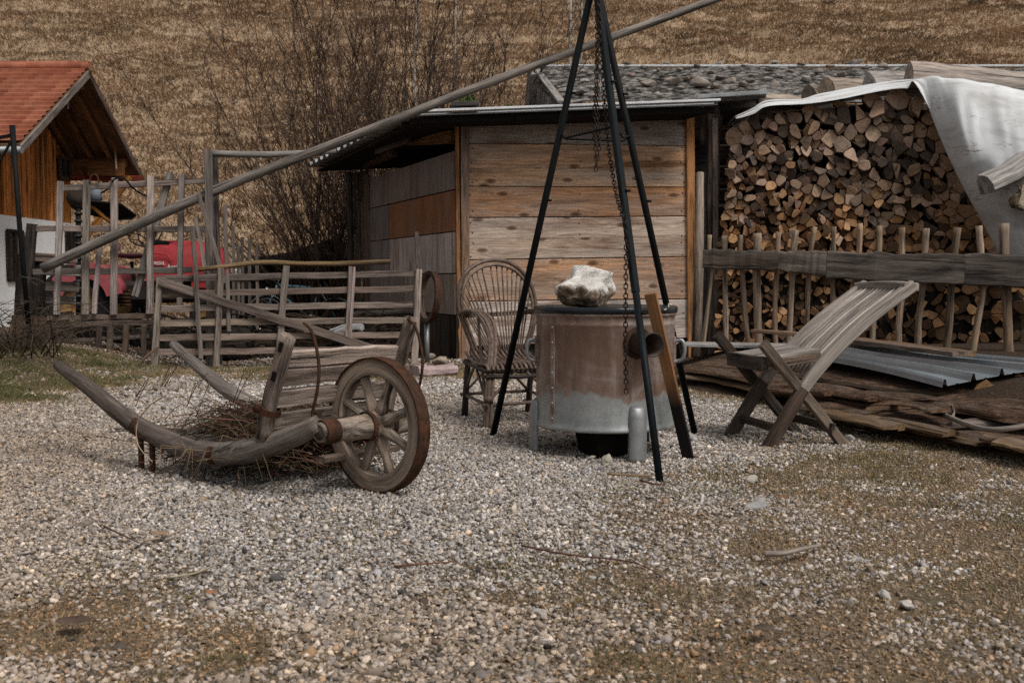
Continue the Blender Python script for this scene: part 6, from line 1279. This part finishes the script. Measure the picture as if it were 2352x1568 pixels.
for k, (x, y, Y, r) in enumerate(splq):
    c = P(x, y, Y); m = MB(); d = V3((-.2, 1, 0)).normalized() if k % 2 else V3((.25, 1, 0)).normalized(); sd = d.cross(Z); sec = [(-1, -.6), (0, -.85), (1, -.5), (.75, .3), (.1, .95), (-.6, .4)]; v = []; gc = []
    for i in range(3):
        for a, b in sec: v.append(c + d * .22 * i + sd * a * r + Z * b * r * .8); gc.append((.22 * i, a * r, b * r))
    f = [[i * 6 + j, i * 6 + (j + 1) % 6, (i + 1) * 6 + (j + 1) % 6, (i + 1) * 6 + j] for i in range(2) for j in range(6)] + [[5 - j for j in range(6)], [12 + j for j in range(6)]]
    m.add(v, f, gc, .5, ((.30, .175, .085), (.12, .08, .05), (.28, .16, .08), (.2, .12, .07))[k], False, [0] * 12 + [1, 1]); m.build('split_log', [W_BARK, W_END], at=c, label=['pale orange wedge shaped log end under the metal sheet', 'dark small log end right of the pale wedge under the sheet', 'orange brown log end at the right edge under the sheet', 'log outside the right edge under the sheet'][k], cat='log')
# ============================================================ loose things on the ground
def twig(pts, r, tint, label, name='twig', cat='twig', mat=None):
    q = [G(x, y, .02 + dz) for x, y, dz in pts]; p = catmull(q, 5); MB().tube(p, [r, r * .45], 5, .08, tint=tint).build(name, mat or TINT, at=q[0], label=label, cat=cat)
twig([(1198, 1252, .0), (1300, 1272, .01), (1420, 1285, .0), (1480, 1300, .015), (1540, 1338, 0)], .004, (.12, .06, .045), 'long thin reddish twig curving over the gravel below the tripod')
twig([(1758, 1272, .01), (1800, 1270, .02), (1850, 1258, .02), (1882, 1252, .01)], .013, (.33, .27, .22), 'stout pale stick lying on the worn turf at right', 'stick', 'stick', W_PALE)
twig([(330, 1240, .01), (380, 1232, .01), (436, 1206, .02)], .006, (.3, .23, .17), 'pale bent twig beside a dry leaf on the left gravel')
twig([(240, 1208, .01), (320, 1246, .01)], .005, (.14, .09, .07), 'straight brown twig left of the bent pale twig')
twig([(905, 1300, .0), (980, 1294, .015), (1050, 1288, 0)], .0045, (.15, .07, .045), 'short red brown twig on the gravel below the barrow wheel')
twig([(1395, 1088, .01), (1470, 1092, .015), (1540, 1090, .0)], .006, (.24, .16, .09), 'yellowish stalk in front of the boiler legs')
twig([(1470, 1102, .01), (1510, 1112, .01), (1540, 1104, .02)], .006, (.12, .06, .04), 'dark curled twig around the front tripod foot')
twig([(1560, 1030, .01), (1760, 1036, .01), (1950, 1036, .01)], .003, (.2, .14, .1), 'very long thin stalk lying below the folding chair')
twig([(390, 1325, .01), (450, 1315, .01), (510, 1288, .02)], .005, (.33, .28, .2), 'pale stalk on the gravel near the lower left')
twig([(1880, 1370, .0), (1930, 1352, .01), (1960, 1330, .01)], .004, (.14, .1, .07), 'thin dark stalk on the worn turf at lower right')
STN = [('pale pointed grey stone on the gravel right of the tripod', 1738, 1172, (.075, .05, .045), (.34, .33, .32)), ('angular whitish stone above the pale pointed one', 1728, 1106, (.05, .04, .04), (.46, .42, .37)), ('whitish lumpy stone at the foot of the boiler', 1395, 1062, (.045, .04, .035), (.44, .40, .33)), ('rounded brown grey stone on the left gravel', 196, 1208, (.07, .035, .025), (.22, .18, .15)), ('round whitish pebble near the lower right corner', 2030, 1368, (.03, .025, .02), (.5, .47, .44)), ('grey pebble pair member left at lower right', 2085, 1395, (.035, .03, .02), (.42, .4, .38)), ('flat oblong pale stone in the bottom middle', 1240, 1410, (.045, .02, .014), (.42, .40, .37)), ('small grey stone in the grass before the board pile', 1950, 1012, (.05, .045, .035), (.3, .28, .26))]
for k, (l, x, y, r_, c) in enumerate(STN): rockthing(x, y, r_, 50 + k, l.replace('grey pebble pair member left at lower right', 'grey egg shaped pebble right of the round whitish pebble'), c, rz=.4 * k, up=.35)
def leaf(x, y, s, label, tint):
    q = G(x, y, .035); a = R.uniform(0, 6); v = []; gc = []
    for i in range(7):
        t = i / 6; w = s * .38 * math.sin(math.pi * t) ** .8
        for k in (-1, 0, 1): p_ = V3(((t - .5) * s, k * w, .25 * w * abs(k) + .1 * s * (t - .5) ** 2 * 4)); p_.rotate(Matrix.Rotation(a, 3, 'Z')); v.append(q + p_); gc.append(tuple(p_))
    f = [[i * 3 + j, i * 3 + j + 1, i * 3 + j + 4, i * 3 + j + 3] for i in range(6) for j in range(2)]; m = MB(); m.add(v, f, gc, None, tint, True); o = m.build('dry_leaf', TINT, at=q, label=label, cat='leaf'); so = o.modifiers.new('t', 'SOLIDIFY'); so.thickness = .001
leaf(368, 1228, .09, 'curled tan leaf beside the pale bent twig', (.30, .2, .13)); leaf(1800, 1142, .05, 'small orange brown leaf right of the pale pointed stone', (.28, .12, .055)); leaf(485, 1362, .05, 'small orange leaf on the gravel at lower left', (.3, .15, .08)); leaf(1755, 1445, .07, 'dark curled leaf on the worn turf at bottom right', (.10, .075, .055)); leaf(170, 1430, .10, 'dark brown leaf near the lower left corner', (.11, .075, .06))
# ============================================================ camera, sky, sun
cd = bpy.data.cameras.new('camera'); co = bpy.data.objects.new('camera', cd); C.objects.link(co); scene.camera = co
cd.sensor_width = 36; cd.lens = 38; cd.clip_end = 500; cd.clip_start = .05; co.location = CAM; co.rotation_euler = (math.pi / 2 - PITCH, 0, 0)
cd.dof.use_dof = True; cd.dof.focus_distance = 6.2; cd.dof.aperture_fstop = 6.3
w = bpy.data.worlds.new('World'); scene.world = w; w.use_nodes = True; nt = w.node_tree; bg = nt.nodes['Background']
sk = nt.nodes.new('ShaderNodeTexSky'); sk.sky_type = 'NISHITA'; sk.sun_disc = False; EL, AZ = math.radians(54), math.radians(140); sk.sun_elevation = EL; sk.sun_rotation = AZ; sk.dust_density = 4; sk.air_density = 1.0
hs_ = nt.nodes.new('ShaderNodeHueSaturation'); hs_.inputs['Saturation'].default_value = .06; nt.links.new(sk.outputs[0], hs_.inputs['Color']); nt.links.new(hs_.outputs[0], bg.inputs[0]); bg.inputs[1].default_value = .06
sd_ = bpy.data.lights.new('sun', 'SUN'); sd_.energy = 1.5; sd_.angle = math.radians(22); sd_.color = (1, .95, .88); so_ = bpy.data.objects.new('sun', sd_); C.objects.link(so_)
dv = V3((math.sin(AZ) * math.cos(EL), math.cos(AZ) * math.cos(EL), math.sin(EL))); so_.rotation_euler = dv.to_track_quat('Z', 'Y').to_euler(); so_.location = dv * 20
vs_ = scene.view_settings; vs_.view_transform = 'Standard'; vs_.look = 'None'; vs_.exposure = 0.55; vs_.gamma = 1.0; vs_.use_curve_mapping = False
scene.cycles.use_denoising = False
